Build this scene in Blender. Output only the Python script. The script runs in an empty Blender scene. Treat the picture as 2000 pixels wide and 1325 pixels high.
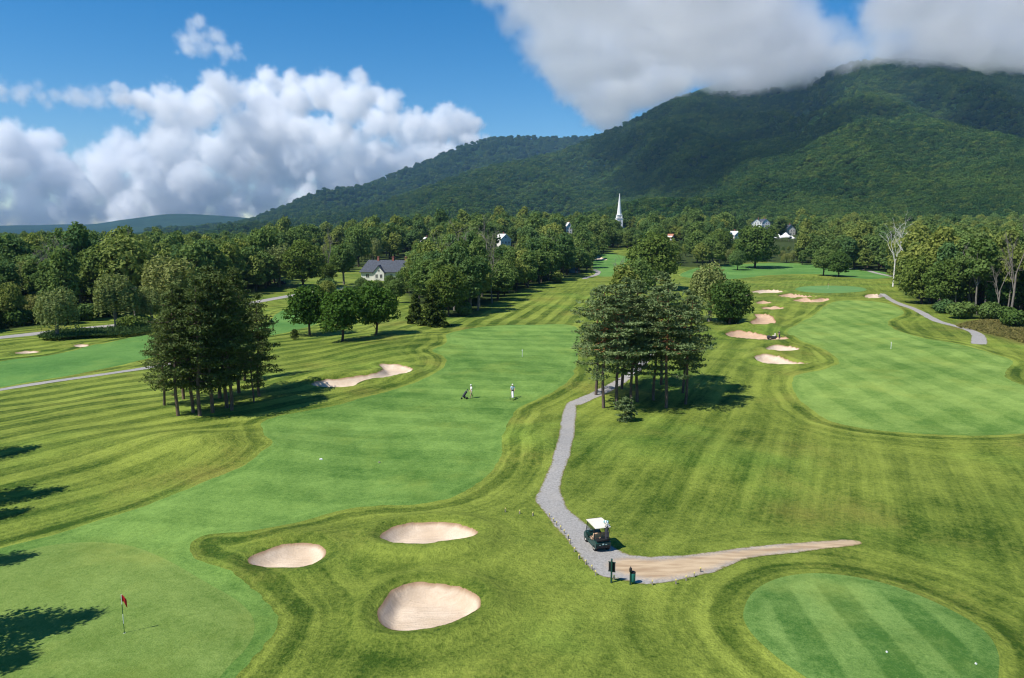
import bpy, bmesh, math, random
import numpy as np
from mathutils import Vector, Matrix

# ------------------------------------------------------------------ camera, sky, sun, exposure
sc = bpy.context.scene
COL = sc.collection
FPX, CAM_H = 1400.0, 21.0                       # focal length in photo pixels, drone height in metres
PITCH = math.atan((662.5 - 455.0) / FPX)
cam = bpy.data.cameras.new('camera')
cam_ob = bpy.data.objects.new('camera', cam)
COL.objects.link(cam_ob)
cam.sensor_width = 36.0
cam.lens = FPX / 2000.0 * 36.0
cam.clip_start, cam.clip_end = 0.5, 80000.0
cam_ob.location = (0, 0, CAM_H)
cam_ob.rotation_euler = (math.radians(90) - PITCH, 0, 0)
sc.camera = cam_ob

SUN_EL = math.radians(54)
SUN_X, SUN_Y = -0.88, -0.475                    # horizontal direction towards the sun
world = bpy.data.worlds.new('World')
sc.world = world
world.use_nodes = True
wn = world.node_tree
sky = wn.nodes.new('ShaderNodeTexSky')
sky.sky_type = 'NISHITA'
sky.sun_disc = False
sky.sun_elevation = SUN_EL
sky.sun_rotation = math.atan2(SUN_X, SUN_Y)
sky.altitude = 400
sky.air_density, sky.dust_density, sky.ozone_density = 1.0, 0.15, 3.0
hs = wn.nodes.new('ShaderNodeHueSaturation')
hs.inputs['Saturation'].default_value = 1.45
wn.links.new(sky.outputs[0], hs.inputs['Color'])
wn.links.new(hs.outputs[0], wn.nodes['Background'].inputs[0])
wn.nodes['Background'].inputs[1].default_value = 0.088
sl = bpy.data.lights.new('sun', 'SUN')
sl.energy = 4.4
sl.angle = math.radians(0.5)
sl.color = (1.0, 0.955, 0.88)
sun_ob = bpy.data.objects.new('sun', sl)
COL.objects.link(sun_ob)
_d = Vector((SUN_X * math.cos(SUN_EL), SUN_Y * math.cos(SUN_EL), math.sin(SUN_EL)))
sun_ob.rotation_euler = _d.to_track_quat('Z', 'Y').to_euler()
sun_ob.location = (0, 0, 200)

vs = sc.view_settings
vs.view_transform, vs.look, vs.exposure, vs.gamma = 'Standard', 'None', 0.5, 1.0
vs.use_curve_mapping = False
cy = sc.cycles
cy.max_bounces, cy.diffuse_bounces, cy.glossy_bounces, cy.transmission_bounces = 12, 2, 1, 2
cy.volume_bounces, cy.transparent_max_bounces = 12, 8
cy.volume_step_rate, cy.volume_max_steps = 2.0, 256
cy.use_denoising = True
cy.filter_width = 1.15
cy.caustics_reflective = cy.caustics_refractive = False

rng = np.random.default_rng(7)

# ------------------------------------------------------------------ small maths
def sstep(a, b, x):
    t = np.clip((x - a) / (b - a), 0, 1)
    return t * t * (3 - 2 * t)

def pix_dir(px, py):
    a = (np.asarray(px, float) - 1000.0) / FPX
    b = (662.5 - np.asarray(py, float)) / FPX
    return a, math.cos(PITCH) + b * math.sin(PITCH), -math.sin(PITCH) + b * math.cos(PITCH)

def at_depth(px, py, Y):                        # point on a pixel's ray at ground distance Y
    a, b, c = pix_dir(px, py)
    return a / b * Y, Y, CAM_H + c / b * Y

class VNoise:                                   # smooth value noise on a lattice
    def __init__(s, seed):
        s.t = np.random.default_rng(seed).random((256, 256))
    def __call__(s, x, y):
        xi, yi = np.floor(x).astype(int), np.floor(y).astype(int)
        u, v = x - xi, y - yi
        u, v = u * u * (3 - 2 * u), v * v * (3 - 2 * v)
        g = lambda i, j: s.t[(xi + i) & 255, (yi + j) & 255]
        return (g(0, 0) * (1 - u) + g(1, 0) * u) * (1 - v) + (g(0, 1) * (1 - u) + g(1, 1) * u) * v - 0.5
def fbm(n, x, y, octv=4, gain=0.5):
    r, a = 0.0, 1.0
    for k in range(octv):
        r = r + a * n(x * 2 ** k + 17.3 * k, y * 2 ** k + 5.1 * k)
        a *= gain
    return r
N1, N2, N3 = VNoise(1), VNoise(2), VNoise(3)

MOUNDS = []                                     # (x, y, height, rx, ry) filled below
def base_height(x, y):
    x, y = np.asarray(x, float), np.asarray(y, float)
    near = sstep(420, 250, y)
    z = near * (0.9 * fbm(N1, x / 38 + 3, y / 38, 2) + 0.35 * N2(x / 13, y / 13))
    z = z + 0.25 * near * N3(x / 6.5, y / 6.5)
    u = x / np.maximum(y, 50)
    z = z + sstep(340, 800, y) * (1 + 18 * sstep(-0.36, 0.02, u)) + sstep(800, 6000, y) * 18 * sstep(-0.4, -0.1, u)
    for (mx, my, h, rx, ry) in MOUNDS:
        z = z + h * np.exp(-((x - mx) / rx) ** 2 - ((y - my) / ry) ** 2)
    return z

def ground_at(px, py):
    z = np.zeros(np.shape(px))
    a, b, c = pix_dir(px, py)
    for _ in range(12):
        t = (z - CAM_H) / np.minimum(c, -0.004)
        z = 0.5 * z + 0.5 * base_height(a * t, b * t)
    t = (z - CAM_H) / np.minimum(c, -0.004)
    return a * t, b * t

def flat_at(px, py):
    a, b, c = pix_dir(px, py)
    return a * -CAM_H / c, b * -CAM_H / c

for (px, py, h, rx, ry) in [(380, 872, 1.3, 9, 4.5), (690, 738, 0.9, 9, 3), (600, 745, 0.6, 5, 3), (850, 1085, 0.5, 6, 2.2),
                            (560, 1050, 0.45, 4, 1.6), (1480, 640, 1.0, 6, 6), (1560, 668, 0.9, 6, 5), (1380, 900, 0.8, 9, 7),
                            (1260, 870, 0.5, 6, 8), (1480, 690, 0.5, 7, 4), (1050, 860, 0.6, 3, 8), (1720, 950, 0.5, 12, 8), (830, 668, 0.8, 8, 8),
                            (740, 690, 0.9, 10, 10), (1560, 600, 1.2, 14, 12), (1700, 585, 0.7, 14, 8), (1870, 690, 0.7, 9, 6), (120, 668, 0.6, 10, 6)]:
    gx, gy = flat_at(px, py)
    MOUNDS.append((float(gx), float(gy), h, rx, ry))

def catmull(pts, closed=True, per=8):
    p = np.array(pts, float)
    n = len(p)
    out = []
    for i in range(n if closed else n - 1):
        if closed:
            a, b, c, d = p[i - 1], p[i], p[(i + 1) % n], p[(i + 2) % n]
        else:
            a, b, c, d = p[max(i - 1, 0)], p[i], p[i + 1], p[min(i + 2, n - 1)]
        for k in range(per):
            t = k / per
            out.append(0.5 * (2 * b + (c - a) * t + (2 * a - 5 * b + 4 * c - d) * t * t + (3 * b - a - 3 * c + d) * t ** 3))
    if not closed:
        out.append(p[-1])
    return np.array(out)

def ground_poly(pix, per=8, flat=False):
    q = catmull(pix, True, per)
    gx, gy = (flat_at if flat else ground_at)(q[:, 0], q[:, 1])
    return np.stack([gx, gy], 1)

def ribbon_poly(pix, w):                        # w = width in metres (number or one for each point)
    q = catmull(pix, False, 6)
    gx, gy = ground_at(q[:, 0], q[:, 1])
    p = np.stack([gx, gy], 1)
    t = np.gradient(p, axis=0)
    t /= np.linalg.norm(t, axis=1)[:, None] + 1e-9
    nrm = np.stack([-t[:, 1], t[:, 0]], 1)
    ww = np.interp(np.linspace(0, 1, len(p)), np.linspace(0, 1, np.size(w)), np.atleast_1d(w)) / 2
    return np.concatenate([p + nrm * ww[:, None], (p - nrm * ww[:, None])[::-1]])

def sdist(poly, X, Y, margin=30.0):             # signed distance to a polygon, positive inside
    out = np.full(X.shape, -margin)
    mn, mx = poly.min(0) - margin, poly.max(0) + margin
    m = (X > mn[0]) & (X < mx[0]) & (Y > mn[1]) & (Y < mx[1])
    x, y = X[m], Y[m]
    d2 = np.full(x.shape, 1e12)
    ins = np.zeros(x.shape, bool)
    for (ax, ay), (bx, by) in zip(poly, np.roll(poly, -1, 0)):
        ex, ey = bx - ax, by - ay
        t = np.clip(((x - ax) * ex + (y - ay) * ey) / (ex * ex + ey * ey + 1e-12), 0, 1)
        d2 = np.minimum(d2, (x - ax - t * ex) ** 2 + (y - ay - t * ey) ** 2)
        if ay != by:
            c = ((ay > y) != (by > y))
            ins ^= c & (x < (bx - ax) * (y - ay) / (by - ay) + ax)
    d = np.sqrt(d2)
    out[m] = np.maximum(np.where(ins, d, -d), -margin)
    return out

# ------------------------------------------------------------------ objects
def link(name, data, parent=None):
    o = bpy.data.objects.new(name, data)
    COL.objects.link(o)
    if parent is not None:
        o.parent = parent
    return o

def tag(o, label=None, cat=None, group=None, kind=None):
    for k, v in (('label', label), ('category', cat), ('group', group), ('kind', kind)):
        if v:
            o[k] = v
    return o

def thing(name, label, cat, loc=(0, 0, 0), rz=0.0, group=None, scale=1.0):
    o = link(name, None)
    o.location = loc
    o.rotation_euler = (0, 0, rz)
    o.scale = (scale,) * 3
    return tag(o, label, cat, group)

def make_mesh(name, V, F, mats=(), smooth=False, attrs=None, mat_idx=None):
    """V: n x 3; F: list of index arrays (m x 3 or m x 4)"""
    me = bpy.data.meshes.new(name)
    F = [np.asarray(f, np.int32) for f in (F if isinstance(F, (list, tuple)) else [F]) if len(f)]
    V = np.asarray(V, np.float32)
    me.vertices.add(len(V))
    me.vertices.foreach_set('co', V.ravel())
    tot = np.concatenate([np.full(len(f), f.shape[1], np.int32) for f in F])
    idx = np.concatenate([f.ravel() for f in F])
    me.loops.add(len(idx))
    me.loops.foreach_set('vertex_index', idx)
    me.polygons.add(len(tot))
    st = np.zeros(len(tot), np.int32)
    st[1:] = np.cumsum(tot)[:-1]
    me.polygons.foreach_set('loop_start', st)
    me.polygons.foreach_set('loop_total', tot)
    me.polygons.foreach_set('use_smooth', np.full(len(tot), smooth))
    if mat_idx is not None:
        me.polygons.foreach_set('material_index', np.asarray(mat_idx, np.int32))
    me.update(calc_edges=True)
    for k, v in (attrs or {}).items():
        v = np.asarray(v, np.float32)
        if v.ndim == 1:
            a = me.attributes.new(k, 'FLOAT', 'POINT')
            a.data.foreach_set('value', v)
        else:
            a = me.attributes.new(k, 'FLOAT_VECTOR', 'POINT')
            a.data.foreach_set('vector', v.ravel())
    for m in mats:
        me.materials.append(m)
    return me

# ------------------------------------------------------------------ materials
class NB:
    def __init__(s, name):
        s.m = bpy.data.materials.new(name)
        s.m.use_nodes = True
        s.t = s.m.node_tree
        s.t.nodes.clear()
        s.out = s.n('ShaderNodeOutputMaterial')
    def n(s, kind, **kw):
        nd = s.t.nodes.new(kind)
        for k, v in kw.items():
            setattr(nd, k, v)
        return nd
    def put(s, sock, v):
        if v is None:
            return
        if hasattr(v, 'is_output'):
            s.t.links.new(v, sock)
        elif isinstance(v, (tuple, list)) and len(v) == 3 and sock.type == 'RGBA':
            sock.default_value = (*v, 1)
        else:
            sock.default_value = v
    def math(s, op, a, b=None, c=None, clamp=False):
        nd = s.n('ShaderNodeMath', operation=op, use_clamp=clamp)
        for i, v in enumerate((a, b, c)):
            s.put(nd.inputs[i], v)
        return nd.outputs[0]
    def vmath(s, op, a, b=None):
        nd = s.n('ShaderNodeVectorMath', operation=op)
        s.put(nd.inputs[0], a)
        s.put(nd.inputs[1], b)
        return nd.outputs[0]
    def attr(s, name, out='Fac'):
        nd = s.n('ShaderNodeAttribute', attribute_name=name)
        return nd.outputs[out]
    def pos(s):
        return s.n('ShaderNodeNewGeometry').outputs['Position']
    def obj(s):
        return s.n('ShaderNodeTexCoord').outputs['Object']
    def rand(s):
        return s.n('ShaderNodeObjectInfo').outputs['Random']
    def noise(s, vec, scale, detail=3, rough=0.55, dist=0.0):
        nd = s.n('ShaderNodeTexNoise')
        s.put(nd.inputs['Vector'], vec)
        s.put(nd.inputs['Scale'], scale)
        s.put(nd.inputs['Detail'], detail)
        s.put(nd.inputs['Roughness'], rough)
        s.put(nd.inputs['Distortion'], dist)
        return nd.outputs['Fac']
    def ramp(s, v, a, b, lo=0.0, hi=1.0, smooth=True):
        nd = s.n('ShaderNodeMapRange', interpolation_type='SMOOTHSTEP' if smooth else 'LINEAR')
        s.put(nd.inputs[0], v)
        for i, q in enumerate((a, b, lo, hi)):
            s.put(nd.inputs[i + 1], q)
        return nd.outputs[0]
    def mix(s, f, a, b, mode='MIX'):
        nd = s.n('ShaderNodeMix', data_type='RGBA', blend_type=mode)
        s.put(nd.inputs[0], f)
        s.put(nd.inputs[6], a)
        s.put(nd.inputs[7], b)
        return nd.outputs[2]
    def comb(s, x, y, z=0.0):
        nd = s.n('ShaderNodeCombineXYZ')
        for i, v in enumerate((x, y, z)):
            s.put(nd.inputs[i], v)
        return nd.outputs[0]
    def bump(s, h, strength, dist):
        nd = s.n('ShaderNodeBump')
        s.put(nd.inputs['Height'], h)
        nd.inputs['Strength'].default_value = strength
        nd.inputs['Distance'].default_value = dist
        return nd.outputs[0]
    def bsdf(s, col, rough=0.8, spec=0.3, normal=None, metal=0.0, **kw):
        nd = s.n('ShaderNodeBsdfPrincipled')
        s.put(nd.inputs['Base Color'], col)
        s.put(nd.inputs['Roughness'], rough)
        s.put(nd.inputs['Specular IOR Level'], spec)
        s.put(nd.inputs['Metallic'], metal)
        s.put(nd.inputs['Normal'], normal)
        for k, v in kw.items():
            s.put(nd.inputs[k], v)
        s.t.links.new(nd.outputs[0], s.out.inputs['Surface'])
        return s.m

def plain(name, col, rough=0.6, spec=0.3, metal=0.0, var=0.12, scale=3.0):
    b = NB(name)
    n = b.noise(b.obj(), scale, 4)
    c = b.mix(b.ramp(n, 0.3, 0.7), tuple(x * (1 - var) for x in col), tuple(min(1, x * (1 + var)) for x in col))
    return b.bsdf(c, rough, spec, None, metal)

def mat_rough():
    b = NB('rough_grass')
    p = b.pos()
    dF, flow, amp = b.attr('edge'), b.attr('flow', 'Vector'), b.attr('amp')
    wild, wood = b.attr('wild'), b.attr('wood')
    big = b.noise(p, 0.035, 4)
    mid = b.noise(p, 0.22, 4)
    fine = b.noise(p, 2.2, 4, 0.7)
    fine2 = b.noise(p, 7.0, 3, 0.7)
    # mown streaks along the mower's way, and rings that follow fairway and bunker edges
    st1 = b.noise(b.vmath('MULTIPLY', flow, (0.9, 0.045, 0)), 1.0, 4, 0.65)
    sep = b.n('ShaderNodeSeparateXYZ')
    b.t.links.new(p, sep.inputs[0])
    ringv = b.comb(b.math('MULTIPLY', dF, 0.95), b.math('MULTIPLY', sep.outputs[0], 0.035), b.math('MULTIPLY', sep.outputs[1], 0.035))
    st2 = b.noise(ringv, 1.0, 4, 0.65)
    ringw = b.ramp(dF, 11.0, 3.5)
    st = b.math('ADD', b.math('MULTIPLY', st2, ringw), b.math('MULTIPLY', st1, b.math('SUBTRACT', 1.0, ringw)))
    fl = b.n('ShaderNodeSeparateXYZ')
    b.t.links.new(flow, fl.inputs[0])
    wob = b.math('MULTIPLY', b.noise(p, 0.09, 3), 1.6)
    s1 = b.math('SINE', b.math('ADD', b.math('MULTIPLY', fl.outputs[0], 2 * math.pi / 4.3), wob))
    s1 = b.math('MULTIPLY', b.ramp(s1, -0.45, 0.45, -1, 1), amp)
    s2 = b.math('SINE', b.math('ADD', b.math('MULTIPLY', dF, 2 * math.pi / 2.3), b.math('MULTIPLY', wob, 1.5)))
    s2 = b.math('MULTIPLY', b.ramp(s2, -0.5, 0.5, -1, 1), b.ramp(dF, 6.5, 0.5))
    t = b.math('ADD', b.math('MULTIPLY', b.math('SUBTRACT', st, 0.5), 2.3), b.math('MULTIPLY', b.math('SUBTRACT', mid, 0.5), 1.7))
    t = b.math('ADD', t, b.math('MULTIPLY', b.math('SUBTRACT', big, 0.5), 2.2))
    t = b.math('ADD', t, b.math('ADD', b.math('MULTIPLY', b.math('SUBTRACT', fine, 0.5), 1.9), b.math('MULTIPLY', b.math('SUBTRACT', fine2, 0.5), 1.7)))
    t = b.math('ADD', t, b.math('ADD', b.math('MULTIPLY', s1, 0.36), b.math('MULTIPLY', s2, 0.30)))
    f = b.ramp(t, -0.85, 0.95, 0, 1, False)
    c = b.mix(f, (0.036, 0.074, 0.006), (0.262, 0.315, 0.050))
    dry = b.ramp(b.math('ADD', b.noise(p, 0.06, 5), b.math('MULTIPLY', b.math('SUBTRACT', fine, 0.5), 0.25)), 0.52, 0.74)
    c = b.mix(b.math('MULTIPLY', dry, 0.5), c, (0.24, 0.205, 0.045))
    lush = b.ramp(b.noise(b.vmath('ADD', p, (91, 40, 0)), 0.05, 4), 0.5, 0.75)
    c = b.mix(b.math('MULTIPLY', lush, 0.55), c, b.mix(f, (0.034, 0.095, 0.010), (0.16, 0.29, 0.04)))
    meadow = b.mix(b.noise(p, 0.5, 5, 0.7), (0.05, 0.075, 0.012), (0.26, 0.21, 0.06))
    c = b.mix(wild, c, meadow)
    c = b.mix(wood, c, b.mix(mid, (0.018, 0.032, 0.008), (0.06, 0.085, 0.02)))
    h = b.math('ADD', b.math('ADD', fine, b.math('MULTIPLY', fine2, 0.5)), b.math('MULTIPLY', st, 0.8))
    return b.bsdf(c, 0.9, 0.12, b.bump(h, 0.8, 0.22))

def mat_fairway(name, dark, light, stripe=0.0, width=5.0, d1=(1, 0), d2=(0, 1), edge_line=0.12, cross=0.55):
    b = NB(name)
    p = b.pos()
    e = b.attr('inset')
    big = b.noise(p, 0.05, 4)
    mid = b.noise(p, 0.45, 4, 0.6)
    fine = b.noise(p, 3.0, 4, 0.7)
    fine2 = b.noise(p, 11.0, 2, 0.6)
    t = b.math('MULTIPLY', b.math('SUBTRACT', big, 0.5), 2.2)
    for v, k in ((mid, 1.1), (fine, 1.5), (fine2, 1.3)):
        t = b.math('ADD', t, b.math('MULTIPLY', b.math('SUBTRACT', v, 0.5), k))
    if stripe:
        wob = b.math('MULTIPLY', b.noise(p, 0.12, 2), 1.1)
        for (dx, dy), k in ((d1, 1.0), (d2, cross)):
            dn = b.n('ShaderNodeVectorMath', operation='DOT_PRODUCT')
            b.put(dn.inputs[0], p)
            dn.inputs[1].default_value = (dx, dy, 0)
            s = b.math('SINE', b.math('ADD', b.math('MULTIPLY', dn.outputs['Value'], math.pi / width), wob))
            s = b.math('MULTIPLY', b.ramp(s, -0.3, 0.3, -1, 1), b.ramp(e, 0.4, 1.6))
            t = b.math('ADD', t, b.math('MULTIPLY', s, stripe * k))
    rim = b.math('SINE', b.math('ADD', b.math('MULTIPLY', e, 4.5), b.math('MULTIPLY', mid, 5.0)))
    t = b.math('ADD', t, b.math('MULTIPLY', b.math('MULTIPLY', rim, b.ramp(e, 3.0, 0.2)), edge_line))
    f = b.ramp(t, -0.68, 0.68, 0, 1, False)
    c = b.mix(f, dark, light)
    pale = b.ramp(b.noise(b.vmath('ADD', p, (33, 7, 0)), 0.11, 5, 0.6), 0.5, 0.78)
    c = b.mix(b.math('MULTIPLY', pale, 0.45), c, (light[0] * 1.3, light[1] * 1.02, light[2] * 0.85))
    deep = b.ramp(b.noise(b.vmath('ADD', p, (5, 77, 0)), 0.16, 5, 0.65), 0.52, 0.75)
    c = b.mix(b.math('MULTIPLY', deep, 0.4), c, (dark[0] * 1.1, dark[1] * 0.95, dark[2] * 0.8))
    h = b.math('ADD', fine, b.math('MULTIPLY', fine2, 0.6))
    return b.bsdf(c, 0.88, 0.15, b.bump(h, 0.7, 0.08))

def mat_sand(name='bunker_sand', k=(1, 1, 1)):
    b = NB(name)
    p = b.pos()
    n, n2 = b.noise(p, 0.6, 5), b.noise(p, 9.0, 4, 0.7)
    rake = b.noise(b.vmath('MULTIPLY', p, (0.7, 4.0, 1)), 1.0, 3, 0.5, 0.6)
    c = b.mix(b.ramp(n, 0.3, 0.75), (0.56, 0.44, 0.315), (0.73, 0.60, 0.455))
    c = b.mix(b.ramp(b.math('ADD', n2, b.math('MULTIPLY', rake, 0.6)), 0.55, 1.1), b.mix(0.35, c, (0.46, 0.34, 0.235)), c)
    c = b.mix(b.ramp(b.attr('inset'), 0.3, 0.0), c, (0.34, 0.22, 0.13))
    c = b.mix(1.0, c, k, 'MULTIPLY')
    h = b.math('ADD', b.math('MULTIPLY', n2, 0.6), rake)
    return b.bsdf(c, 0.95, 0.1, b.bump(h, 0.9, 0.10))

def mat_gravel(name='gravel', tan=True):
    b = NB(name)
    p = b.pos()
    n, n2, n3 = b.noise(p, 0.35, 4), b.noise(p, 5.0, 4, 0.7), b.noise(p, 22.0, 2, 0.6)
    t = b.math('ADD', b.math('MULTIPLY', n2, 0.6), b.math('MULTIPLY', n3, 0.5))
    c = b.mix(b.ramp(t, 0.3, 0.8), (0.20, 0.19, 0.175), (0.41, 0.39, 0.36))
    c = b.mix(b.math('MULTIPLY', b.ramp(n, 0.45, 0.7), 0.35), c, (0.40, 0.36, 0.31))
    if tan:
        d = b.math('ADD', b.attr('dirt'), b.math('MULTIPLY', b.math('SUBTRACT', n2, 0.5), 1.2))
        tanc = b.mix(b.ramp(b.noise(b.vmath('MULTIPLY', p, (0.4, 2.2, 1)), 1.0, 4), 0.3, 0.7), (0.34, 0.235, 0.14), (0.53, 0.40, 0.255))
        c = b.mix(b.ramp(d, -0.5, 0.5), c, tanc)
    ed = b.math('ADD', b.attr('inset'), b.math('MULTIPLY', b.math('SUBTRACT', b.noise(p, 2.5, 4, 0.7), 0.5), 0.7))
    c = b.mix(b.ramp(ed, 0.22, -0.05), c, (0.17, 0.155, 0.05))
    return b.bsdf(c, 0.95, 0.15, b.bump(t, 0.6, 0.04))

def mat_leaf(name, dark, light, trans=0.25, hue=0.0, patch=0.0):
    b = NB(name)
    tone, r = b.attr('tone'), b.rand()
    n = b.noise(b.obj(), 0.45, 3)
    t = b.math('ADD', b.math('MULTIPLY', tone, 0.55), b.math('MULTIPLY', n, 0.35))
    t = b.math('ADD', t, b.math('MULTIPLY', r, 0.22))
    c = b.mix(b.ramp(t, 0.1, 1.0, 0, 1, False), dark, light)
    if patch:                                    # stands of different species on the slope
        lc = b.n('ShaderNodeObjectInfo').outputs['Location']
        pn = b.noise(lc, patch, 4, 0.6)
        c = b.mix(b.ramp(pn, 0.35, 0.68), b.mix(0.75, c, (dark[0] * 1.0, dark[1] * 1.1, dark[2] * 1.3)), b.mix(0.35, c, (light[0] * 1.3, light[1] * 1.2, light[2])))
    if hue:
        r2 = b.math('FRACT', b.math('MULTIPLY', r, 37.7))
        c = b.mix(b.math('MULTIPLY', b.ramp(r2, 0.4, 1.0), hue), c, b.mix(t, (dark[0] * 2.2, dark[1] * 1.5, dark[2] * 1.2), (light[0] * 1.75, light[1] * 1.3, light[2] * 1.1)))
        r3 = b.math('FRACT', b.math('MULTIPLY', r, 91.3))
        c = b.mix(b.math('MULTIPLY', b.ramp(r3, 0.45, 1.0), hue), c, b.mix(t, (dark[0] * 0.6, dark[1] * 0.7, dark[2] * 1.0), (light[0] * 0.55, light[1] * 0.75, light[2] * 1.0)))
    df, tr = b.n('ShaderNodeBsdfDiffuse'), b.n('ShaderNodeBsdfTranslucent')
    b.put(df.inputs[0], c)
    b.put(tr.inputs[0], b.mix(0.5, c, (light[0] * 1.3, light[1] * 1.3, light[2] * 0.6)))
    mx = b.n('ShaderNodeMixShader')
    mx.inputs[0].default_value = trans
    b.t.links.new(df.outputs[0], mx.inputs[1])
    b.t.links.new(tr.outputs[0], mx.inputs[2])
    b.t.links.new(mx.outputs[0], b.out.inputs['Surface'])
    return b.m

def mat_bark(name, dark, light, top=None, z0=0, z1=1):
    b = NB(name)
    o = b.obj()
    n = b.noise(b.vmath('MULTIPLY', o, (5, 5, 1.2)), 1.0, 5, 0.7)
    c = b.mix(b.ramp(n, 0.3, 0.7), dark, light)
    if top:
        sp = b.n('ShaderNodeSeparateXYZ')
        b.t.links.new(o, sp.inputs[0])
        c = b.mix(b.ramp(sp.outputs[2], z0, z1), c, b.mix(b.ramp(n, 0.3, 0.7), tuple(x * 0.6 for x in top), top))
    return b.bsdf(c, 0.9, 0.15, b.bump(n, 0.8, 0.05))

# ------------------------------------------------------------------ the course: outlines traced on the ground
FAIRWAYS = {
    'main': [(880, 650), (960, 637), (1040, 635), (1125, 640), (1128, 700), (1110, 745), (1060, 775), (1012, 800), (985, 840), (976, 890), (955, 930),
             (900, 965), (820, 984), (740, 988), (650, 1000), (560, 1025), (480, 1040), (405, 1047), (378, 1062), (382, 1085), (420, 1112), (470, 1138),
             (510, 1162), (535, 1190), (540, 1218), (526, 1250), (495, 1288), (455, 1325), (400, 1370), (100, 1450), (-200, 1400), (-260, 1200),
             (-120, 1106), (0, 1071), (130, 1036), (250, 1000), (350, 961), (440, 925), (500, 893), (528, 868), (516, 845), (512, 828), (545, 814),
             (640, 795), (720, 775), (790, 755), (842, 735), (870, 712), (866, 697), (846, 685), (868, 670)],
    'right': [(1548, 742), (1562, 780), (1600, 812), (1650, 830), (1750, 844), (1880, 851), (2000, 848), (2150, 850), (2180, 800), (2020, 760), (1965, 735),
              (1975, 705), (1900, 680), (1850, 668), (1800, 660), (1750, 645), (1735, 628), (1765, 612), (1740, 595), (1690, 588), (1640, 588),
              (1612, 598), (1592, 615), (1560, 632), (1538, 648), (1560, 664), (1602, 679), (1630, 695), (1636, 712), (1600, 724), (1566, 731)],
    'left': [(-160, 795), (-160, 735), (0, 706), (100, 694), (200, 672), (285, 655), (360, 650), (450, 640), (540, 628), (575, 632), (560, 650), (440, 668),
             (330, 690), (268, 706), (150, 731), (0, 757)],
    'teal': [(520, 648), (545, 610), (600, 605), (625, 625), (590, 642)],
    'back': [(1330, 540), (1365, 523), (1440, 517), (1530, 514), (1640, 521), (1735, 533), (1745, 541), (1690, 545), (1600, 536), (1500, 538), (1420, 546)],
    'valley': [(1158, 520), (1165, 500), (1200, 497), (1260, 512), (1270, 530), (1200, 540), (1165, 538)],
}
GREENS = {
    'near': [(-160, 1160), (-80, 1122), (0, 1095), (80, 1072), (165, 1063), (250, 1069), (325, 1097), (400, 1140), (460, 1175), (491, 1205), (497, 1235),
             (482, 1270), (445, 1308), (380, 1370), (150, 1460), (-250, 1420), (-260, 1240)],
    'far': [(1553, 566), (1570, 561), (1620, 559), (1670, 561), (1692, 566), (1680, 571), (1620, 574), (1570, 571)],
}
TEE = [(1452, 1200), (1472, 1162), (1520, 1136), (1590, 1126), (1680, 1135), (1770, 1160), (1860, 1200), (1920, 1238), (1946, 1275), (1950, 1315),
       (1930, 1370), (1800, 1410), (1640, 1365), (1545, 1312), (1484, 1262), (1457, 1228)]
BUNKERS = [
    ([(482, 1098), (502, 1084), (540, 1068), (582, 1062), (620, 1068), (633, 1081), (625, 1096), (590, 1107), (540, 1110), (500, 1106)], 'small oval sand bunker beside the fringe of the flag green'),
    ([(745, 1050), (762, 1034), (805, 1024), (860, 1022), (905, 1028), (930, 1041), (914, 1052), (870, 1059), (820, 1066), (770, 1062)], 'wide flat oval sand bunker below the end of the main fairway'),
    ([(742, 1190), (760, 1163), (800, 1145), (850, 1140), (900, 1150), (935, 1168), (940, 1185), (915, 1205), (860, 1225), (800, 1236), (755, 1231), (741, 1215)], 'large round sand bunker with a raised grass lip, second one on from the flag green'),
    ([(606, 751), (640, 742), (690, 737), (735, 729), (748, 721), (742, 713), (772, 712), (804, 720), (800, 728), (760, 736), (715, 743), (688, 756), (640, 758)], 'long curved sand bunker with a hooked end beside the tall dark pines'),
    ([(142, 676), (158, 672), (175, 675), (160, 679)], 'tiny pale bunker beyond the left-hand fairway near a willow'),
    ([(28, 691), (55, 686), (82, 688), (55, 692)], 'tiny pale bunker in the rough above the road-side fairway'),
    ([(1472, 700), (1490, 693), (1522, 696), (1546, 706), (1582, 711), (1540, 714), (1495, 711)], 'long pale bunker with a thin tail, closest of the bunker chain to the pines'),
    ([(1495, 681), (1510, 675), (1540, 676), (1563, 683), (1535, 687), (1505, 686)], 'slim pale bunker next to the one with a thin tail'),
    ([(1418, 652), (1440, 646), (1475, 650), (1505, 657), (1538, 660), (1530, 665), (1480, 665), (1430, 660)], 'reddish bunker being raked by a worker'),
    ([(1463, 632), (1478, 622), (1474, 614), (1495, 613), (1510, 620), (1514, 632), (1490, 635)], 'reddish bunker shaped like a thick hook'),
    ([(1486, 603), (1500, 599), (1530, 600), (1528, 604), (1505, 606)], 'thin reddish bunker halfway along the bunker chain'),
    ([(1476, 592), (1490, 588), (1508, 592), (1490, 595)], 'very small bunker beside the thin reddish one'),
    ([(1446, 579), (1456, 575), (1472, 579), (1460, 582)], 'very small pale bunker near the round willow bush'),
    ([(1466, 571), (1490, 566), (1515, 566), (1530, 571), (1500, 574)], 'oval pale bunker in front of the far green'),
    ([(1520, 578), (1545, 574), (1580, 578), (1600, 580), (1570, 584), (1540, 582)], 'flat reddish bunker guarding the far green'),
    ([(1548, 587), (1575, 584), (1590, 586), (1610, 582), (1620, 586), (1600, 592), (1570, 592)], 'wavy reddish bunker guarding the far green'),
    ([(1688, 580), (1700, 574), (1720, 576), (1723, 581), (1705, 584)], 'single oval bunker at the far end of the wide fairway'),
    ([(1156, 506), (1164, 500), (1178, 504), (1186, 508), (1168, 509)], 'small pale bunker on the distant valley hole'),
]
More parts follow.
